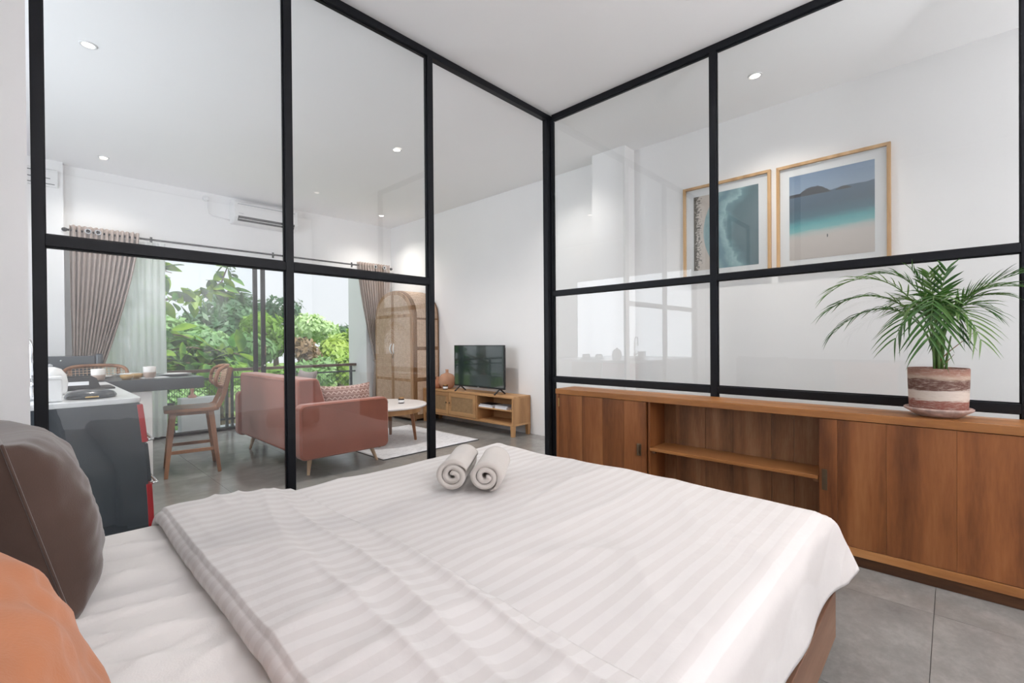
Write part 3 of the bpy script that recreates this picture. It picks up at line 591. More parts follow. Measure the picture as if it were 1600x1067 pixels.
F = [((3.05, .485, 1.445), (3.08, .31, 1.62), .15, 19, .35), ((3.14, .50, 1.36), (3.13, .30, 1.52), .15, 19, .45), ((3.02, .455, 1.235), (3.06, .27, 1.46), .15, 18, .6),
     ((3.17, .30, 1.545), (3.18, .16, 1.56), .14, 17, .3), ((3.16, -.205, 1.485), (3.16, -.07, 1.45), .17, 20, .15), ((3.10, -.20, 1.43), (3.12, -.05, 1.46), .16, 19, .3),
     ((3.17, -.15, 1.40), (3.2, -.02, 1.42), .15, 17, .35), ((3.16, .085, 1.52), (3.19, .07, 1.42), .13, 16, .2), ((3.15, .02, 1.53), (3.18, .05, 1.42), .13, 15, .2), ((3.17, .15, 1.55), (3.19, .10, 1.45), .12, 15, .2),
     ((2.89, .075, 1.20), (2.98, .06, 1.55), .20, 22, .55), ((3.0, -.09, 1.19), (3.06, -.02, 1.44), .15, 17, .5), ((2.98, .20, 1.20), (3.05, .12, 1.47), .17, 18, .5), ((3.19, -.03, 1.24), (3.2, .01, 1.44), .12, 14, .5),
     ((3.06, .16, 1.33), (3.10, .10, 1.44), .17, 17, .4), ((3.18, .22, 1.38), (3.2, .15, 1.46), .14, 15, .4), ((3.0, .02, 1.26), (3.05, .03, 1.47), .17, 18, .5), ((3.08, -.12, 1.32), (3.1, -.04, 1.42), .16, 17, .35)]
for f in F: frond(f[0], f[1], f[2], max(9, int(f[3]*.72)), f[4])
for tip, mid in (((3.12, -.08, 1.235), (3.14, .0, 1.14)), ((3.15, -.005, 1.12), (3.15, .02, 1.08))): frond(tip, mid, .1, 0, 0, dry=True)['label'] = 'dry brown leaf stalk'
st = MB()
for k in range(9):
    a = k*2.4; r0 = .006+.022*(k % 3)/2; st.tube([(PX+r0*cos(a), PY+r0*sin(a), PZ+.205), (PX+r0*1.1*cos(a), PY+r0*1.15*sin(a), PZ+.28), (PX+r0*1.5*cos(a), PY+r0*1.7*sin(a), PZ+.40)], [.0065, .0055, .003], 7)
st.build('stem_cluster', PSTEM, pp, smooth=True)

# ------------------------------------------------------------------ framed prints on the right wall
def picture(label, y0, y1, z0, z1, iy0, iy1, iz0, iz1, m):
    t = thing('framed_print', label, 'picture', (XW, (y0+y1)/2, z0)); w_ = .024; x0, x1 = XW-.035, XW-.002
    fm = MB()
    def mitre(a, b, c, d): fm.add([(x, p[0], p[1]) for x in (x0, x1) for p in (a, b, c, d)], [(0, 1, 2, 3), (7, 6, 5, 4)]+[(i, i+4, (i+1) % 4+4, (i+1) % 4) for i in range(4)])
    Y = [y0, y1, y1, y0]; Z = [z0, z0, z1, z1]; y2 = [y0+w_, y1-w_, y1-w_, y0+w_]; z2 = [z0+w_, z0+w_, z1-w_, z1-w_]
    for i in range(4):
        j = (i+1) % 4; q = MB(); fm = q; mitre((Y[i], Z[i]), (Y[j], Z[j]), (y2[j], z2[j]), (y2[i], z2[i])); q.build('frame_side', FRAMEW, t, .001)
    MB().box(XW-.012, XW-.004, y0+w_, y1-w_, z0+w_, z1-w_).build('mat_board', PAPER, t); MB().box(XW-.0135, XW-.0122, iy0, iy1, iz0, iz1).build('print', m, t)
    MB().box(XW-.020, XW-.018, y0+w_, y1-w_, z0+w_, z1-w_).build('glazing', GLASS, t)
picture('oak framed aerial print of a teal cove, beside the glass post', 1.135, 1.905, 1.775, 2.682, 1.235, 1.807, 1.872, 2.585, COVE)
picture('oak framed print of a beach with turquoise sea and a far island', .330, 1.090, 1.775, 2.678, .426, .996, 1.868, 2.578, SEA)

# ================================================================== LIVING ROOM
rug = thing('rug', 'white and grey woven rug under the coffee table', 'rug', (3.15, 4.9, 0))
MB().grid(lambda u, v: Vector((2.52+u*1.31, 4.15+v*1.47, .012+.003*nz(u*5, v*6, 2))), 30, 34).build('pile', RUG, rug, smooth=True, solid=.011)
box('border', BLACKP, rug, 2.513, 3.837, 4.143, 4.152, .0005, .009, .001); box('border', BLACKP, rug, 2.513, 3.837, 5.618, 5.627, .0005, .009, .001)
box('border', BLACKP, rug, 2.513, 2.522, 4.152, 5.618, .0005, .009, .001)
# sofa
sf = thing('sofa', 'terracotta velvet two-seat sofa seen from behind, on splayed wooden legs', 'sofa', (2.1, 4.98, 0))
A0, A1 = 4.055, 5.86
def rrect(x0, x1, z0, z1, r, n=6):
    out = []
    for cx, cz, a0 in ((x1-r, z1-r, 0), (x0+r, z1-r, 90), (x0+r, z0+r, 180), (x1-r, z0+r, 270)):
        for k in range(n+1): a = R(a0+90*k/n); out.append((cx+r*cos(a), cz+r*sin(a)))
    return out
for y0, y1 in ((A0, A0+.12), (A1-.12, A1)):
    m = MB().prism(rrect(1.645, 2.525, .165, .658, .055), lambda a, b: Vector((a, y0, b)), lambda a, b: Vector((a, y1, b))); arm = m.build('armrest', TERRA, sf, .018, seg=3)
    yo = y0-.004 if y0 < 5 else y1+.004
    MB().tube([Vector((a, yo+.004*(1 if y0 < 5 else -1), b)) for a, b in rrect(1.66, 2.51, .18, .643, .05)]+[Vector((2.51, yo+.004*(1 if y0 < 5 else -1), .593))], .004, 6).build('piping', TERRA, arm, smooth=True)
bk = MB().prism([(1.675, .185), (1.95, .185), (1.98, .46), (1.87, .85), (1.85, .875), (1.69, .875), (1.672, .86)], lambda a, b: Vector((a, A0+.105, b)), lambda a, b: Vector((a, A1-.105, b))).build('backrest', TERRA, sf, .02, seg=3)
MB().tube([(1.671, A0+.15, .21), (1.671, A1-.15, .21), (1.671, A1-.15, .85), (1.671, A0+.15, .85), (1.671, A0+.15, .21)], .004, 6).build('back_piping', TERRA, bk, smooth=True)
MB().box(1.70, 2.50, A0+.115, A1-.115, .175, .30).build('seat_base', TERRA, sf, .015)
for y0, y1 in ((A0+.125, 4.955), (4.96, A1-.125)): MB().box(1.96, 2.515, y0, y1, .30, .455).build('seat_cushion', TERRA, sf, .04, seg=4)
for x, y, dx, dy in ((1.80, 4.22, -.03, -.03), (1.80, 5.69, -.03, .06), (2.42, 4.25, .065, -.03), (2.42, 5.68, .065, .04)):
    MB().tube([(x+dx, y+dy, 0), (x, y, .178)], [.013, .024], 14).build('leg', PALEW, sf, smooth=False)
def cushion(label, m, c, sx, sz, th, rz, tilt, grp=None):
    t = thing('cushion', label, 'cushion', c, rz, grp); M = Matrix.Rotation(tilt, 4, 'X')
    def P(u, v, s):
        a, b = 2*u-1, 2*v-1; e = max(0, (1-abs(a)**2.2)*(1-abs(b)**2.2))**.5
        return M @ Vector((a*sx/2*(1-.09*(1-a*a*b*b)*(b*b)**.0*(1-b*b)*0-.07*(1-b*b)*a*a), s*th/2*e, b*sz/2*(1-.12*(1-a*a)*b*b)))
    MB().grid(lambda u, v: P(u, v, -1), 24, 24).grid(lambda u, v: P(v, u, 1), 24, 24).build('cover', m, t, smooth=True, local=True); return t
cushion('patterned cushion with zigzag print leaning in the near sofa corner', TRIBAL, (2.21, 4.31, .615), .56, .36, .15, R(2), R(-12))
cushion('dark grey cushion showing over the top of the sofa back', GREYC, (2.06, 4.97, .70), .44, .44, .12, R(90), R(14))
# coffee table
ct = thing('coffee_table', 'round white-topped coffee table with tapered wooden legs on the rug', 'table', (3.02, 4.93, 0))
MB().lathe([(0, .428), (.47, .428), (.495, .432), (.50, .444), (.495, .455), (.47, .457), (0, .457)], (0, 0, 0), 64).build('tabletop', TTOP, ct, smooth=True, local=True)
MB().lathe([(.40, .365), (.425, .365), (.425, .428), (.40, .428)], (0, 0, 0), 48).build('apron', OAKZ, ct, local=True)
for a in (R(-42), R(48), R(138), R(228)):
    c, s = cos(a), sin(a); MB().bar((.31*c, .31*s, .43), (.365*c, .365*s, .012), .062, .045, .030, .028, up=(c, s, 0)).build('leg', MAHOG, ct, .004, local=True)
def jar(name, label, p, r, h, lid=True, grp=None):
    t = thing(name, label, 'candle', p, 0, grp)
    MB().lathe([(0, 0), (r*.9, 0), (r, .006), (r, h*.7), (r*.92, h*.76), (0, h*.76)], (0, 0, 0), 22).build('glass_jar', AMBER, t, smooth=True, local=True)
    MB().lathe([(r*1.01, h*.15), (r*1.03, h*.15), (r*1.03, h*.55), (r*1.01, h*.55)], (0, 0, 0), 22).build('paper_label', PAPER, t, smooth=True, local=True)
    MB().lathe([(0, h*.76), (r*.96, h*.76), (r*.96, h*.98), (r*.9, h), (0, h)], (0, 0, 0), 22).build('lid', GOLDLID, t, smooth=True, local=True)
jar('candle_jar', 'small dark candle jar with a pale label on the coffee table', (3.175, 4.815, .4575), .036, .075)
bk_ = thing('book', 'thin grey book lying on the coffee table beside a candle', 'book', (2.98, 5.02, .4575), R(20))
MB().box(-.10, .10, -.075, .075, .003, .009).build('pages', PAPER, bk_, local=True); MB().box(-.102, .102, -.077, .077, 0, .003).box(-.102, .102, -.077, .077, .009, .012).box(-.104, -.101, -.077, .077, 0, .012).build('cover', GREYP, bk_, local=True)

# TV unit
X0, X1, Y0, Y1 = 4.215, XW-.012, 3.925, 5.80
tv = thing('media_cabinet', 'light wooden media cabinet with cane doors under the television', 'cabinet', (4.38, 4.86, 0))
box('top_board', OAK, tv, X0, X1, Y0, Y1, .478, .503, .003); box('bottom_board', OAK, tv, X0, X1, Y0, Y1, .132, .157, .003)
for y in (Y0, Y1-.024): box('side_panel', OAKZ, tv, X0, X1, y, y+.024, .157, .478, .002)
box('divider', OAKZ, tv, X0+.006, X1, 4.592, 4.614, .157, .478, .001); box('shelf', OAK, tv, X0+.02, X1-.01, Y0+.024, 4.592, .312, .330, .002); box('back_panel', OAK, tv, X1-.01, X1, Y0+.02, Y1-.02, .15, .48, .001)
for x, y in ((X0, Y0), (X1-.05, Y0), (X0, Y1-.05), (X1-.05, Y1-.05)): MB().bar((x+.025, y+.025, .132), (x+.025, y+.025, 0), .052, .052, .042, .042).build('leg', OAKZ, tv, .002)
for y0, y1, kn in ((4.618, 5.190, 5.155), (5.196, 5.772, 5.232)):
    d = MB(); f_w = .055; xa, xb_ = X0-.001, X0+.018
    d.box(xa, xb_, y0, y0+f_w, .161, .474).box(xa, xb_, y1-f_w, y1, .161, .474).box(xa, xb_, y0+f_w, y1-f_w, .161, .161+f_w).box(xa, xb_, y0+f_w, y1-f_w, .474-f_w, .474)
    d = d.build('door', OAK, tv, .0015); MB().box(X0+.006, X0+.014, y0+f_w-.004, y1-f_w+.004, .161+f_w-.004, .474-f_w+.004).build('cane_panel', CANED, d)
    MB().lathe([(0, -.024), (.011, -.022), (.012, -.015), (.006, -.010), (.006, .001)], (X0, kn, .33), 14, 'X').build('knob', BRASSD, d, smooth=True)
# television
tl = thing('television', 'flat black television on two splayed feet on the media cabinet', 'television', (4.33, 4.65, .503))
TX, TY0, TY1, TZ0, TZ1 = 4.30, 4.15, 5.155, .572, 1.152
box('housing', BLACKP, tl, TX+.008, TX+.05, TY0+.02, TY1-.02, TZ0+.03, TZ1-.03, .01); box('bezel', BLACKP, tl, TX, TX+.02, TY0, TY1, TZ0, TZ1, .003)
MB().box(TX-.0015, TX+.001, TY0+.012, TY1-.012, TZ0+.022, TZ1-.010).build('screen', SCREEN, tl)
MB().box(TX-.003, TX, 4.635, 4.665, TZ0+.003, TZ0+.012).build('badge', GREYP, tl)
for y in (4.255, 5.045):
    MB().bar((TX+.02, y, TZ0+.006), (TX-.085, y, .507), .022, .014).bar((TX+.02, y, TZ0+.006), (TX+.115, y, .507), .022, .014).build('foot', BLACKP, tl, .002)
# vases, candle, books
v = thing('round_vase', 'round flat clay vase with a narrow neck beside the television', 'vase', (4.37, 5.41, .503), R(-38))
m = MB(); prof_ = [(0, 0), (.05, 0), (.085, .02), (.118, .07), (.128, .12), (.118, .17), (.085, .212), (.045, .228), (.024, .236), (.020, .262), (.025, .285), (.021, .287), (.015, .262), (0, .25)]
m.lathe(prof_, (0, 0, 0), 36); 
for p in m.v: p.y *= .55
m.build('body', CLAY, v, smooth=True, local=True)
v = thing('small_vase', 'small red clay jug at the left end of the media cabinet', 'vase', (4.345, 5.59, .503))
MB().lathe([(0, 0), (.045, 0), (.07, .03), (.078, .07), (.066, .11), (.034, .135), (.03, .15), (.04, .168), (.035, .17), (.024, .15), (0, .14)], (0, 0, 0), 30).build('body', CLAYR, v, smooth=True, local=True)
jar('candle_jar', 'dark candle jar with a pale label on the media cabinet', (4.27, 5.325, .503), .036, .078)
def book(label, p, rz, w_, l_, h_, cm):
    t = thing('book', label, 'book', p, rz, 'books on the media cabinet shelf'); MB().box(-w_/2+.003, w_/2-.004, -l_/2+.004, l_/2-.004, .003, h_-.003).build('pages', PAPER, t, local=True)
    MB().box(-w_/2, w_/2, -l_/2, l_/2, 0, .003).box(-w_/2, w_/2, -l_/2, l_/2, h_-.003, h_).box(w_/2-.003, w_/2, -l_/2, l_/2, .003, h_-.003).build('cover', cm, t, local=True)
book('white book at the bottom of the left pile on the cabinet shelf', (4.335, 4.45, .3302), R(2), .20, .26, .022, PAPER)
book('dark book on top of the left pile on the cabinet shelf', (4.335, 4.45, .3524), R(-3), .18, .24, .018, BLACKP)
book('pale book at the bottom of the right pile on the cabinet shelf', (4.335, 4.165, .3302), R(-3), .19, .23, .026, PAPER)
book('grey book on top of the right pile on the cabinet shelf', (4.34, 4.175, .3564), R(4), .18, .22, .014, GREYP)
# wardrobe
WX0, WX1, WY0, WY1 = 4.045, XW-.015, 5.822, 6.885; WC = (WY0+WY1)/2; WR = (WY1-WY0)/2; ZS, ZTOP = 1.565, 2.015
def arch(y, inset=0):
    q = max(0, 1-(abs(y-WC)/(WR-inset))**2.15); return ZS+(ZTOP-ZS-inset)*q**(1/2.15)
def archpoly(y0, y1, z0, inset=0, n=22): return [(y0, z0)]+[(y1, z0)]+[(y1+(y0-y1)*i/n, arch(y1+(y0-y1)*i/n, inset)) for i in range(n+1)]
wd = thing('wardrobe', 'tall arched cane wardrobe in the far corner beside the curtain', 'wardrobe', (4.3, WC, 0))
MB().prism(archpoly(WY0, WY1, .03, 0, 40), lambda a, b: Vector((WX0+.022, a, b)), lambda a, b: Vector((WX1, a, b))).build('carcass', WARDW, wd, .006)
for y in (WY0+.02, WY1-.07):
    for x in (WX0+.03, WX1-.07): MB().box(x, x+.05, y, y+.05, 0, .03).build('foot', WARDW, wd)
for z0, z1 in ((.10, .60), (.655, 1.075), (1.13, 1.545)):
    MB().box(WX0+.085, WX1-.03, WY0-.006, WY0+.004, z0, z1).build('side_panel', CANE, wd, .002)
def toparc(u, v):
    y = WY0-.004+v*(2*WR+.008); yy = min(max(y, WY0), WY1); a = -1+2*v; z = arch(WC+WR*math.sin(a*pi/2)); y = WC+(WR+.005)*math.sin(a*pi/2)
    return Vector((WX0+.085+u*(WX1-.115-WX0), y, z+.006))
MB().grid(toparc, 2, 40).build('arched_top_panel', CANE, wd, smooth=True, solid=.006)
for s in (-1, 1):
    y0, y1 = (WY0+.008, WC-.003) if s < 0 else (WC+.003, WY1-.008)
    d = MB().prism(archpoly(y0, y1, .05, .008), lambda a, b: Vector((WX0, a, b)), lambda a, b: Vector((WX0+.021, a, b))).build('door', WARDL, wd, .003)
    py0, py1 = (y0+.05, y1-.038) if s < 0 else (y0+.038, y1-.05)
    for z0, z1 in ((.10, .60), (.64, 1.585)): MB().box(WX0-.005, WX0+.002, py0, py1, z0, z1).build('cane_panel', CANE, d, .002)
    pl = [(y, max(z, 1.63)) for y, z in archpoly(py0, py1, 1.63, .065)]
    MB().prism(pl, lambda a, b: Vector((WX0-.005, a, b)), lambda a, b: Vector((WX0+.002, a, b))).build('cane_panel', CANE, d, .002)
    hy = WC+s*.028; MB().tube([(WX0-.006, hy, 1.02), (WX0-.022, hy+s*.016, 1.06), (WX0-.028, hy+s*.022, 1.10), (WX0-.022, hy+s*.016, 1.14), (WX0-.006, hy, 1.18)], [.006, .010, .011, .010, .006], 8).build('crescent_handle', CERAM, d, smooth=True)
MB().tube([(WX0-.004, WC, 1.0), (WX0-.016, WC-.012, .99), (WX0-.014, WC-.01, .95)], .006, 8).build('lock', BRASSD, wd, smooth=True)

# ------------------------------------------------------------------ curtains
CY = YW-.10
rod = thing('curtain_rod', 'thin black curtain rod above the balcony door', 'curtain rod', (2.4, CY, 2.49))
MB().tube([(.33, CY, 2.49), (4.47, CY, 2.49)], .0125, 12).build('pole', STEEL, rod, smooth=True)
for x, s in ((.33, -1), (4.47, 1)): MB().lathe([(0, 0), (.013, 0), (.022, .012), (.024, .03), (.014, .045), (0, .05)] if s > 0 else [(0, -.05), (.014, -.045), (.024, -.03), (.022, -.012), (.013, 0), (0, 0)], (x, CY, 2.49), 16, 'X').build('finial', STEEL, rod, smooth=True)
for x in (1.1, 2.55, 3.8): MB().box(x-.006, x+.006, CY-.004, YW, 2.484, 2.50).box(x-.012, x+.012, YW-.008, YW, 2.46, 2.54).build('bracket', STEEL, rod)
def curtain(label, x0, x1, tie0, tie1, tz, rings, npl, seed, flip):
    t = thing('curtain', label, 'curtain', ((x0+x1)/2, CY, 0), 0, 'tied-back taupe curtains')
    def P(u, v):
        z = 2.545-v*2.52; f = max(0, min(1, (2.5-z)/(2.5-tz))); g = f**1.7 if z > tz else max(0, 1-(tz-z)/.8)**.6*.6+.4
        if z > tz:
            q = f*f*(3-2*f) if True else f
            a, b = x0+(tie0-x0)*f**2.2, x1+(tie1-x1)*f**1.35
            if flip: a, b = x0+(tie0-x0)*f**1.35, x1+(tie1-x1)*f**2.2
        else: k = (tz-z)/tz; a, b = tie0-.05*k, tie1+.06*k
        x = a+(b-a)*u; ph = u*npl*2*pi+.8*nz(u*4, seed); amp = (.045-.022*f if z > tz else .024+.02*min(1, (tz-z)/.5))*(.75+.5*abs(nz(u*6, seed+3)))
        return Vector((x+.010*nz(u*9, z*1.3, seed)*f, CY-.012+amp*sin(ph+.6*nz(z*1.2, u*3, seed))-.01*f, z))
    MB().grid(P, npl*10, 60).build('drape', CURT, t, smooth=True, solid=.003)
    ty = [(tie0-.01+(tie1-tie0+.02)*(.5-.5*cos(a)), CY-.012+.062*sin(a), tz+.02*cos(a)) for a in [2*pi*k/24 for k in range(25)]]
    MB().tube(ty, .012, 6).build('tieback', CURT, t, smooth=True)
    for x in rings:
        MB().lathe([(.019, -.004), (.030, -.004), (.030, .004), (.019, .004), (.019, -.004)], (x, CY-.052, 2.49), 20, 'Y').build('grommet', CHROME, t, smooth=False)
    return t
curtain('taupe pleated curtain tied back at the left end of the rod', .345, .965, .36, .60, .86, (.50, .585), 13, 3, False)
curtain('taupe pleated curtain tied back beside the cane wardrobe', 3.845, 4.45, 4.15, 4.32, .88, (4.16, 4.33), 12, 9, True)
sh_ = thing('sheer_curtain', 'white sheer curtain hanging beside the left taupe curtain', 'curtain', (.85, YW-.03, 0))
MB().grid(lambda u, v: Vector((.45+u*.79+.012*nz(u*4, v*2), YW-.035+.020*sin(u*2*pi*11+1.3*nz(u*5, 2))*(1-.2*v), 2.47-v*2.44)), 150, 20).build('drape', SHEER, sh_, smooth=True)

# ------------------------------------------------------------------ air conditioner, outlet, vent
ac = thing('air_conditioner', 'white wall-mounted air conditioner above the balcony door', 'air conditioner', (2.42, YW, 2.86))
a0, a1 = 1.985, 2.84
MB().prism([(YW, 3.165), (YW-.17, 3.165), (YW-.20, 3.135), (YW-.205, 2.94), (YW-.15, 2.872), (YW-.10, 2.862), (YW, 2.862)], lambda a, b: Vector((a0, a, b)), lambda a, b: Vector((a1, a, b))).build('housing', WHITEP, ac, .012, seg=3)
MB().box(a0+.045, a1-.045, YW-.2075, YW-.198, 3.108, 3.120).build('top_groove', GREYP, ac, .001)
MB().add([(x, y, z) for x in (a0+.05, a1-.05) for y, z in ((YW-.2075, 2.952), (YW-.2075, 2.936), (YW-.170, 2.888), (YW-.16, 2.90))], [(0, 1, 2, 3), (7, 6, 5, 4), (0, 4, 5, 1), (1, 5, 6, 2), (2, 6, 7, 3), (3, 7, 4, 0)]).build('outlet_slot', BLACKP, ac)
MB().bar((a0+.06, YW-.198, 2.915), (a1-.06, YW-.198, 2.915), .004, .012, up=(0, .7, .7)).build('louvre', WHITEP, ac)
MB().box(a0+.055, a0+.115, YW-.2085, YW-.2050, 2.985, 2.990).build('maker_mark', GREYP, ac)
ol = thing('power_outlet', 'round white outlet and cable left of the air conditioner', 'outlet', (1.70, YW, 3.15))
MB().lathe([(0, .03), (.028, .03), (.036, .022), (.04, 0)][::-1], (1.70, YW, 3.155), 20, 'Y').build('plate', WHITEP, ol, smooth=True)
MB().lathe([(0, .055), (.02, .055), (.026, .045), (.026, .02)][::-1], (1.705, YW, 3.145), 16, 'Y').build('plug', WHITEP, ol, smooth=True)
MB().tube([(1.705, YW-.04, 3.12), (1.71, YW-.02, 3.02), (1.73, YW-.012, 2.955), (1.78, YW-.012, 2.93), (1.88, YW-.012, 2.925), (1.99, YW-.012, 2.915)], .006, 6).build('cable', WHITEP, ol, smooth=True)
vt = thing('wall_vent', 'white slotted vent high on the pier by the left curtain', 'vent', (.15, YW-.1, 3.02))
MB().box(-.12, .262, YW-.128, YW-.1, 2.93, 3.12).build('housing', WHITEP, vt, .008)
for z, x1 in ((2.955, .232), (3.015, .198), (3.085, .164)): MB().box(-.10, x1, YW-.1305, YW-.127, z, z+.007).build('slot', BLACKP, vt)

# ------------------------------------------------------------------ kitchen counter, bar, stools
kc = thing('kitchen_counter', 'kitchen counter with white top, dark end panel and red fronts', 'kitchen counter', (.0, 4.0, 0))
KX, KY = .452, 3.285
rc = [(-1.58, KY)] + [(KX-.05+.05*sin(a), KY+.05-.05*cos(a)) for a in [R(15*k) for k in range(7)]] + [(KX-.005, 4.90), (-1.58, 4.90)]
MB().prism(rc, lambda a, b: Vector((a, b, .872)), lambda a, b: Vector((a, b, .90))).build('worktop', WHITETOP, kc, .004)
MB().prism([(-1.58, 0), (.486, 0), (.482, .30), (.470, .55), (.452, .78), (.442, .872), (-1.58, .872)], lambda a, b: Vector((a, KY+.004, b)), lambda a, b: Vector((a, KY+.024, b))).build('end_panel', DARKLAQ, kc, .003)
MB().box(-1.58, .425, KY+.024, 4.86, .08, .872).build('cabinet_body', WHITEP, kc)
def curved_front(z0, z1, off0, off1, name, m):
    def xs(z): return .437+.05*max(0, (1-(z/.87)**2))
    zs = [z0+(z1-z0)*k/6 for k in range(7)]; pl = [(xs(z)+.018, z) for z in zs]+[(xs(z)-.01, z) for z in zs[::-1]]
    return MB().prism(pl, lambda a, b: Vector((a, KY+.002+off0, b)), lambda a, b: Vector((a, KY+off1, b))).build(name, m, kc, .004)
d1 = curved_front(.645, .862, 0, .60, 'drawer_front', RED); d2 = curved_front(.02, .405, 0, .60, 'door', RED); curved_front(.415, .635, .01, .59, 'door_window', DARKLAQ)
curved_front(.02, .862, .63, 1.18, 'door', OAKZ)
for o, z in ((d1, .655), (d2, .40)):
    x = .437+.05*(1-(z/.87)**2)+.018; MB().tube([(x-.004, KY+.05, z-.005), (x+.03, KY+.05, z-.005), (x+.03, KY+.55, z-.005), (x-.004, KY+.55, z-.005)], .008, 8).build('handle', CHROME, o, smooth=True)
gl = thing('griddle_lid', 'round black pan lid on the white worktop by the partition', 'pan lid', (.252, 3.50, .9005))
MB().lathe([(0, .0), (.105, .0), (.113, .006), (.113, .014), (.108, .022), (.098, .034), (.065, .045), (0, .049)], (0, 0, 0), 44).build('lid', SLATE, gl, smooth=True, local=True)
MB().tube([(-.03, -.108, .012), (-.028, -.128, .014), (.02, -.128, .014), (.022, -.108, .012)], .004, 6).build('handle', BRASS, gl, smooth=True, local=True)
tr = thing('serving_tray', 'black serving tray with cut-out handle on the worktop', 'tray', (.25, 4.22, .9005))
MB().box(-.17, .17, -.13, .13, 0, .012).build('base', BLACKP, tr, .004, local=True)
for y in (-.13, .115):
    MB().prism([(-.135, .012), (.095, .012), (.075, .075), (.06, .085), (-.105, .085), (-.12, .075)], lambda a, b: Vector((a, y, b)), lambda a, b: Vector((a, y+.015, b))).build('handle', BLACKP, tr, .003, local=True)
    MB().box(-.075, .035, y-.002, y+.017, .034, .058).build('handle_slot', PAPER, tr, .002, local=True)
ft = thing('tap', 'tall chrome kitchen tap with a curved spout, mirrored in the glass', 'tap', (.02, 3.58, .90))
MB().lathe([(0, 0), (.026, 0), (.026, .02), (.017, .03), (.017, .12), (0, .125)], (0, 0, 0), 18).build('body', CHROME, ft, smooth=True, local=True)
MB().tube([(0, 0, .1), (0, 0, .28)]+[(-.055+.055*cos(a), 0, .28+.075*sin(a)) for a in [R(18*k) for k in range(1, 11)]]+[(-.11, 0, .22)], .010, 10).build('spout', CHROME, ft, smooth=True, local=True)
MB().tube([(0, -.015, .08), (0, -.06, .10)], .007, 8).build('lever', CHROME, ft, smooth=True, local=True)
kb = thing('canister', 'white box-shaped canister beside the post on the counter', 'canister', (.085, 3.42, .9005))
MB().box(-.035, .045, -.05, .05, 0, .118).build('body', WHITEP, kb, .006, local=True); MB().box(-.037, .047, -.052, .052, .118, .132).build('lid', WHITEP, kb, .004, local=True)
kt = thing('kettle', 'rounded pale grey kettle behind the white canister', 'kettle', (.095, 3.85, .9005))
MB().lathe([(0, 0), (.06, 0), (.075, .02), (.08, .07), (.072, .12), (.05, .155), (.02, .168), (0, .17)], (0, 0, 0), 30).build('body', WHITEP, kt, smooth=True, local=True)
MB().lathe([(0, .168), (.012, .168), (.014, .18), (0, .188)], (0, 0, 0), 14).build('knob', GREYP, kt, smooth=True, local=True); MB().tube([(-.07, 0, .05), (-.115, 0, .06), (-.115, 0, .13), (-.05, 0, .15)], .008, 8).build('handle', GREYP, kt, smooth=True, local=True)
br = thing('breakfast_bar', 'dark stone breakfast bar on a white leg by the balcony', 'bar table', (.8, 5.3, 0))
MB().prism([(.46, 4.915), (1.128, 4.905), (1.135, 5.83), (-.4, 5.83), (-.4, 4.915)], lambda a, b: Vector((a, b, .80)), lambda a, b: Vector((a, b, .902))).build('bar_top', SLATE, br, .004)
box('leg', CONC, br, .605, .750, 4.935, 5.50, 0, .80, .004); box('wood_panel', OAKZ, br, .10, .603, 4.96, 5.45, .02, .799, .003)
def cup(label, p):
    t = thing('cup', label, 'cup', p, 0, 'stoneware cups on the bar'); MB().lathe([(0, .001), (.032, .001), (.042, .012), (.0455, .04), (.0465, .098), (.043, .099), (.041, .04), (.034, .014), (0, .010)], (0, 0, 0), 30).build('body', CUP, t, smooth=True, local=True)
cup('two-tone stoneware cup at the left end of the bar', (.407, 5.02, .9025)); cup('two-tone stoneware cup beside the wooden bowls, right of the other cup', (.758, 5.10, .9025))
def bowl(label, p, r):
    t = thing('bowl', label, 'bowl', p, 0, 'small wooden bowls on the bar'); MB().lathe([(0, 0), (r*.6, 0), (r*.92, .018), (r, .038), (r*.94, .040), (r*.8, .02), (r*.5, .008), (0, .006)], (0, 0, 0), 26).build('body', BOWLW, t, smooth=True, local=True)
bowl('small wooden bowl nearer the left cup on the bar', (.590, 5.02, .9025), .048); bowl('small wooden bowl touching the right cup on the bar', (.676, 5.145, .9025), .044)
def plate(label, p, r, m1, m2):
    t = thing('plate', label, 'plate', p, 0, 'plates laid on the bar')
    MB().lathe([(0, 0), (r*.65, 0), (r, .014), (r*.985, .018), (r*.62, .006), (0, .005)], (0, 0, 0), 40).build('dinner_plate', m1, t, smooth=True, local=True)
    MB().lathe([(0, .0065), (r*.45, .0065), (r*.74, .020), (r*.73, .023), (r*.42, .010), (0, .010)], (0, 0, 0), 36).build('side_plate', m2, t, smooth=True, local=True)
plate('dark plate under a white plate at the right end of the bar', (.985, 5.30, .9025), .13, PEWTER, CERAM)
plate('white plate on the far left of the bar behind the cup', (.40, 5.45, .9025), .14, CERAM, CERAM)
plate('white plate at the far middle of the bar in front of the cane chair', (.69, 5.62, .9025), .12, PEWTER, CERAM)
nk = thing('napkin', 'folded white napkin under the right cup on the bar', 'napkin', (.80, 5.12, .9025), R(12)); MB().box(-.11, .09, -.06, .06, 0, .0015).build('fold', PAPER, nk, local=True)
for o in bpy.data.objects:
    if o.name.startswith('cup') and o.get('label', '').startswith('two-tone stoneware cup beside'): o.location.z += .0016
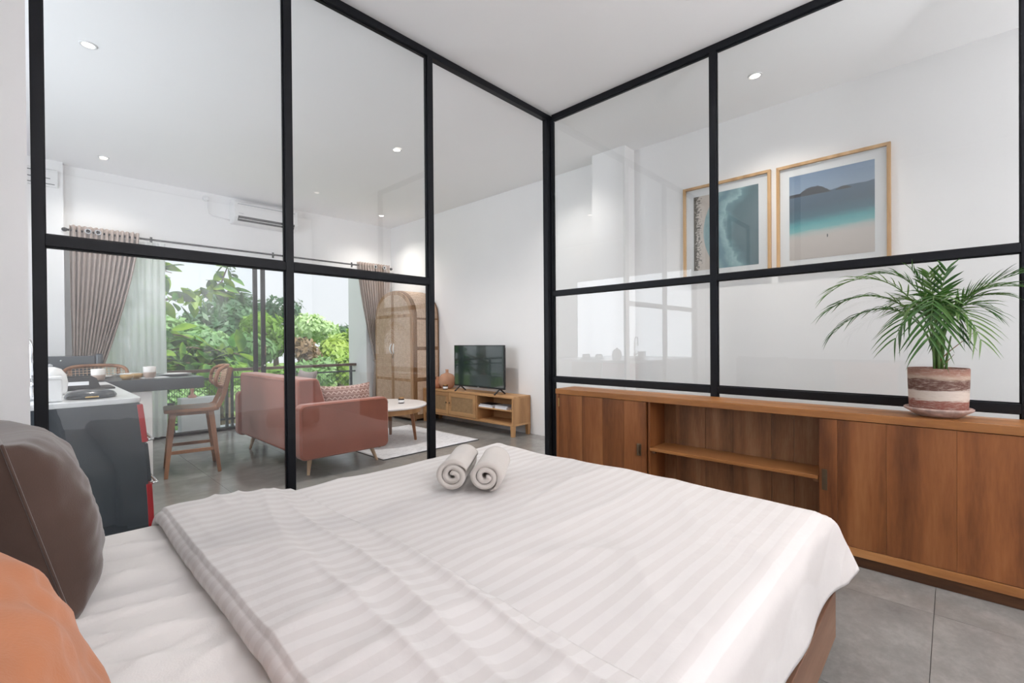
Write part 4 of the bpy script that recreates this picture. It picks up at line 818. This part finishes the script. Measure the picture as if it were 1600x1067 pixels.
def stool(label, p, rz):
    t = thing('bar_stool', label, 'bar stool', p, rz, 'cane-backed bar stools')
    hx, hy = .205, .24
    MB().prism(rrect(-.215, .215, -.205, .205, .05), lambda a, b: Vector((a, b, .572)), lambda a, b: Vector((a, b, .606))).build('seat', MAHOG, t, .008, local=True)
    MB().box(-.16, .16, -.165, .165, .545, .572).build('seat_frame', MAHOG, t, .003, local=True)
    for sx in (-1, 1):
        for sy in (-1, 1): MB().bar((sx*.145, sy*.155, .572), (sx*hx, sy*hy, 0), .05, .036, .03, .024, up=(0, 1, 0)).build('leg', MAHOG, t, .003, local=True)
    for s in (-1, 1):
        f = .22/.572; yl = s*(.24-.085*f); MB().bar((-.205+.06*f, yl, .22), (.205-.06*f, yl, .22), .022, .03).build('stretcher', MAHOG, t, .002, local=True)
    f = .16/.572; MB().bar((.205-.06*f, -.24+.085*f, .16), (.205-.06*f, .24-.085*f, .16), .022, .03).build('stretcher', MAHOG, t, .002, local=True)
    for s in (-1, 1):
        pts = [(.13, s*.17, .575), (.20, s*.178, .60), (.245, s*.183, .70), (.285, s*.185, .86), (.31, s*.19, .975)]
        m = MB()
        for a, b in zip(pts, pts[1:]): m.bar(a, b, .028, .04, up=(1, 0, 0))
        m.build('back_post', MAHOG, t, .004, local=True)
    # curved cane panel
    def C(u, v): a = (u-.5)*2; return Vector((.285+.03*(v-.5)*2*.7-.10*a*a, a*.245, .785+.20*v*(1-.0*a*a)))
    n = 20
    def oval(k, s_=1): a = 2*pi*k/40; c, d = cos(a), sin(a); e = .55; return C(.5+.5*s_*math.copysign(abs(c)**e, c), .5+.5*s_*math.copysign(abs(d)**e, d))
    bkf = MB().tube([oval(k) for k in range(41)], .017, 8).build('back_frame', MAHOG, t, smooth=True, local=True)
    lat = MB()
    for k in range(1, 16):
        u = k/16; e = (1-abs(2*u-1)**3.6)**.28 if abs(2*u-1) < 1 else 0; lat.tube([C(u, .5-.46*e), C(u, .5), C(u, .5+.46*e)], .0028, 4, False)
    for k in range(1, 8):
        v_ = k/8; e = (1-abs(2*v_-1)**3.6)**.28; lat.tube([C(.5+(q/8-.5)*.96*e, v_) for q in range(9)], .0028, 4, False)
    lat.build('cane_weave', CANE, bkf, local=True)['kind'] = 'stuff'
    return t
s1 = stool('wooden bar stool with curved cane back, pushed under the bar end', (1.09, 5.21, 0), R(-9))
dup(s1, (.50, 6.05, .0), R(92), 'bar stool on the far side of the bar, only its cane back showing')
dk = thing('dark_cabinet', 'dark grey cabinet with a flat front behind the cane-backed stool', 'cabinet', (.25, 6.55, 0))
box('body', DARKLAQ, dk, -.35, .50, 6.45, 6.80, .03, 1.085, .006); box('side_pillar', DARKLAQ, dk, .502, .565, 6.43, 6.80, .03, 1.105, .02); box('plinth', BLACKP, dk, -.34, .55, 6.47, 6.78, 0, .03)
MB().lathe([(0, .012), (.008, .012), (.008, 0)], (.24, 6.45, 1.04), 12, 'Y').build('knob', CHROME, dk, smooth=True)

# ================================================================== BALCONY AND OUTSIDE
RY = 7.60
rl = thing('balcony_railing', 'dark steel balcony railing with brown wooden handrail and wire infill', 'railing', (2.3, RY, 0))
box('handrail', HANDRAIL, rl, WO0+.01, WO1+.03, RY-.05, RY+.05, .795, .838, .006)
box('upper_rail', RAILM, rl, WO0+.01, WO1+.03, RY-.014, RY+.014, .690, .715, .003); box('lower_rail', RAILM, rl, WO0+.01, WO1+.03, RY-.016, RY+.016, .085, .115, .003)
px = [.5, 1.2, 2.03, 2.10, 3.0, 3.98]
for x in px: box('post', RAILM, rl, x-.018, x+.018, RY-.018, RY+.018, -.012, .795, .002)
wm = MB()
for a, b in zip(px, px[1:]):
    if b-a < .2: continue
    n = int((b-a)/.03)
    for k in range(n): x = a+.02+(b-a-.03)*k/n; wm.tube([(x, RY, .115), (x, RY, .69)], .0022, 4, False)
    n = int((b-a)/.11); w_ = (b-a-.036)/n
    for k in range(n):
        x = a+.018+w_*k
        for j in range(5): z = .115+.115*j; wm.tube([(x, RY+.004, z), (x+w_, RY+.004, z+.115)], .003, 4, False); wm.tube([(x+w_, RY+.006, z), (x, RY+.006, z+.115)], .003, 4, False)
wm.build('wire_infill', RAILM, rl)['kind'] = 'stuff'
pl_ = thing('planter_wall', 'low white painted block on the balcony behind the bar stool', 'plinth', (1.65, 7.44, 0)); MB().box(1.42, 1.88, 7.34, 7.54, -.011, .468).build('block', CONC, pl_, .006)
pv = thing('bottle_vase', 'small pink bottle vase on the white balcony block', 'vase', (1.565, 7.42, .4685))
MB().lathe([(0, 0), (.045, 0), (.052, .012), (.048, .03), (.022, .045), (.018, .075), (.024, .115), (.026, .125), (.02, .125), (0, .1)], (0, 0, 0), 24).build('body', PINK, pv, smooth=True, local=True)
bd = thing('balcony_stool', 'small dark round metal stool at the left of the balcony', 'stool', (1.28, 7.36, 0))
MB().lathe([(0, .40), (.075, .40), (.08, .41), (.075, .42), (0, .42)], (0, 0, 0), 24).build('seat', STEEL, bd, smooth=True, local=True)
for a in range(3): MB().tube([(.05*cos(a*2.1), .05*sin(a*2.1), .40), (.075*cos(a*2.1), .075*sin(a*2.1), -.011)], .007, 6).build('leg', STEEL, bd, local=True)

def ground(u, v):
    x = -30+u*90; y = 8.3+v*80; return Vector((x, y, -3.2+.4*nz(x*.1, y*.1)+max(0, y-22)*.012))
g_ = MB().grid(ground, 40, 40).build('ground', GRASSM, None, smooth=True); g_['kind'] = 'structure'
def leafquads(mb, centre, rad, n, size, rnd, squash=.8, droop=.2):
    for _ in range(n):
        th = rnd.random()*2*pi; ph = math.acos(1-1.75*rnd.random()); rr = rad*(.72+.3*rnd.random())
        d = Vector((sin(ph)*cos(th), sin(ph)*sin(th), cos(ph))); rr *= 1+.22*nz(d.x*2.3+centre[0], d.y*2.3, d.z*2.3+centre[1])
        p = Vector(centre)+Vector((d.x*rr, d.y*rr, d.z*rr*squash)); nrm = (d+Vector((rnd.random()-.5, rnd.random()-.5, rnd.random()-.3))*1.3).normalized()
        a = nrm.cross(Vector((rnd.random()-.5, rnd.random()-.5, rnd.random()-.5))).normalized(); b = nrm.cross(a); s_ = size*(.6+.8*rnd.random()); a = a*s_ - Vector((0, 0, droop*s_)); b = b*s_*.42
        mb.add([p-a*.5, p+b*.5, p+a*.5, p-b*.5], [(0, 1, 2, 3)])
def tree(label, x, y, top, rad, kind, seed, n=2600, size=.3, blobs=9, squash=.85, name='tree', base=-3.2):
    rnd = random.Random(seed); t = thing(name, label, 'tree', (x, y, base)); tk = MB(); cz = top-rad*squash
    tk.tube([(x, y, base), (x+.1, y, (base+cz)/2), (x, y, cz)], [.2, .15, .08], 8); fo = MB()
    for k in range(blobs):
        a = rnd.random()*2*pi; q = sqrt(rnd.random())*rad*.72; c = (x+q*cos(a), y+q*sin(a), cz+(rnd.random()-.35)*rad*.75*squash); r = rad*(.34+.24*rnd.random())
        c = (c[0], c[1], min(c[2], top-r*squash)); tk.tube([(x, y, cz-rad*.4), c], [.05, .02], 5, False); leafquads(fo, c, r, n//blobs, size, rnd, squash)
    tk.build('trunk', BARK, t, smooth=True); fo.build('foliage', FOL[kind], t)['kind'] = 'stuff'; return t
for i, a in enumerate((
    ('bushy tree with blue-green crown rising behind the sliding door frame', 10.0, 32, 4.85, 3.0, 'dark', 1, 3200, .42, 10),
    ('dark rounded tree at the centre of the left window view', 6.3, 25.5, 3.25, 2.2, 'dark', 2, 2600, .38, 9),
    ('pale green bamboo mass at the left of the window view', 4.05, 21, 2.3, 1.9, 'bamboo', 3, 3200, .38, 10),
    ('pale green bamboo mound in front of the dark rounded tree', 4.47, 16.8, 1.8, 1.45, 'bamboo', 4, 3000, .34, 10),
    ('lime green tree just right of the sliding door frame', 6.95, 19.5, 2.5, 1.35, 'lime', 5, 3000, .30, 9),
    ('tall leafy tree right of the middle partition post', 9.6, 23, 2.9, 1.45, 'bamboo', 6, 2600, .30, 8),
    ('brown withered tree among the green ones', 6.5, 15.2, 1.45, .72, 'dry', 7, 700, .22, 6),
    ('lime green feathery tree at the right of the window view', 8.6, 17.4, 1.55, 1.25, 'lime', 8, 2800, .30, 9),
    ('slim tree with an open crown behind the feathery one', 10.9, 20.8, 2.25, 1.1, 'lime', 9, 1400, .30, 7),
    ('dark green tree at the far right edge of the window view', 13.6, 25, 2.5, 1.3, 'dark', 10, 1600, .32, 8))):
    lb, x, y, top, rad, kind, seed, n, size, blobs = a; tree(lb, x, y, top, rad, kind, seed, n, size, blobs)
for i, (lb, x, y, top, rad, kind) in enumerate((
    ('low pale shrub under the broad-leaved branches', 2.5, 12.4, .6, 1.05, 'bamboo'), ('lime shrub behind the middle of the railing', 3.75, 14.9, .75, 1.05, 'lime'), ('lime shrub behind the sofa back and railing', 4.5, 12.2, .72, .85, 'lime'),
    ('pale shrub beside the brown withered tree', 5.9, 13.7, .85, .75, 'bamboo'), ('lime shrub at the right end of the railing', 7.4, 13.4, .95, .95, 'lime'), ('pale shrub at the left edge behind the railing', 1.2, 14.6, .75, 1.3, 'bamboo'))):
    tree(lb, x, y, top, rad, kind, 40+i, 2000, .24, 8, .8, 'shrub')

# broad-leaved tree whose branches reach into the view from the left
at = thing('broad_leaved_tree', 'broad-leaved tree with large glossy leaves reaching in from the left of the balcony', 'tree', (-.6, 9.6, -3.2))
MB().tube([(-.6, 9.6, -3.2), (-.5, 9.6, -1), (-.3, 9.5, 1.2), (-.2, 9.4, 3.4)], [.2, .17, .13, .06], 10).build('trunk', BARK, at, smooth=True)
rl_ = random.Random(11)
def leafmesh():
    m = MB(); K = 6; vs = []
    for k in range(K+1):
        f = k/K; wd = .46*sin(pi*min(1, .06+.94*f**.75))*(.55+.75*f)*.62 if k < K else .02; x = f; z = -.16*f*f
        vs += [(x, -wd, z+.10*wd), (x, 0, z-.02), (x, wd, z+.10*wd)]
    fs = []
    for k in range(K): a = 3*k; fs += [(a, a+1, a+4, a+3), (a+1, a+2, a+5, a+4)]
    return m.add(vs, fs)
lo0 = leafmesh().build('leaf', LEAFBIG, at, smooth=True, local=True); LM = lo0.data; bpy.data.objects.remove(lo0)
def twig(pts, rad, nl, size, spread=.14):
    P = [Vector(p) for p in pts]; MB().tube(P, [rad*(1-.75*i/(len(P)-1)) for i in range(len(P))], 6).build('branch', BARK, at, smooth=True)
    for k in range(nl):
        q = (k+rl_.random())/nl*(len(P)-1); i = min(int(q), len(P)-2); p = P[i].lerp(P[i+1], q-i)+Vector((rl_.gauss(0, spread*.5), rl_.gauss(0, spread*.8), rl_.gauss(0, spread*.45)))
        o = bpy.data.objects.new('leaf', LM); COL.objects.link(o); o.parent = at; o.location = INV[at.name] @ p; s_ = size*(.65+.6*rl_.random()); o.scale = (s_, s_, s_)
        o.rotation_euler = (rl_.gauss(0, .6), rl_.gauss(.25, .55), rl_.uniform(-pi, pi))
twig([(-.25, 9.4, 1.3), (.6, 9.4, 1.62)], .04, 6, .34)
twig([(.6, 9.4, 1.62), (1.55, 9.4, 1.92), (2.0, 9.4, 2.05), (2.35, 9.4, 2.14), (2.75, 9.4, 2.12)], .03, 58, .34)
twig([(2.2, 9.4, 2.10), (2.45, 9.4, 2.30), (2.55, 9.4, 2.60), (2.6, 9.4, 2.75)], .018, 24, .27, .10)
twig([(-.2, 9.5, 2.2), (.9, 9.6, 2.47), (1.3, 9.6, 2.52), (1.75, 9.6, 2.42)], .03, 34, .36)
twig([(-.4, 9.3, .6), (.8, 9.1, .95)], .04, 6, .34); twig([(.8, 9.1, .95), (1.3, 9.0, 1.06), (1.9, 9.0, 1.14), (2.35, 9.0, 1.08), (2.72, 9.0, .98)], .03, 72, .35)
twig([(-.4, 9.2, .2), (.8, 9.0, .62)], .04, 5, .34); twig([(.8, 9.0, .62), (1.3, 8.9, .80), (1.9, 8.9, .90), (2.4, 8.9, .82)], .03, 58, .36)
twig([(.5, 9.3, 1.2), (1.3, 9.2, 1.40), (1.8, 9.2, 1.34), (2.1, 9.2, 1.22)], .03, 30, .34)
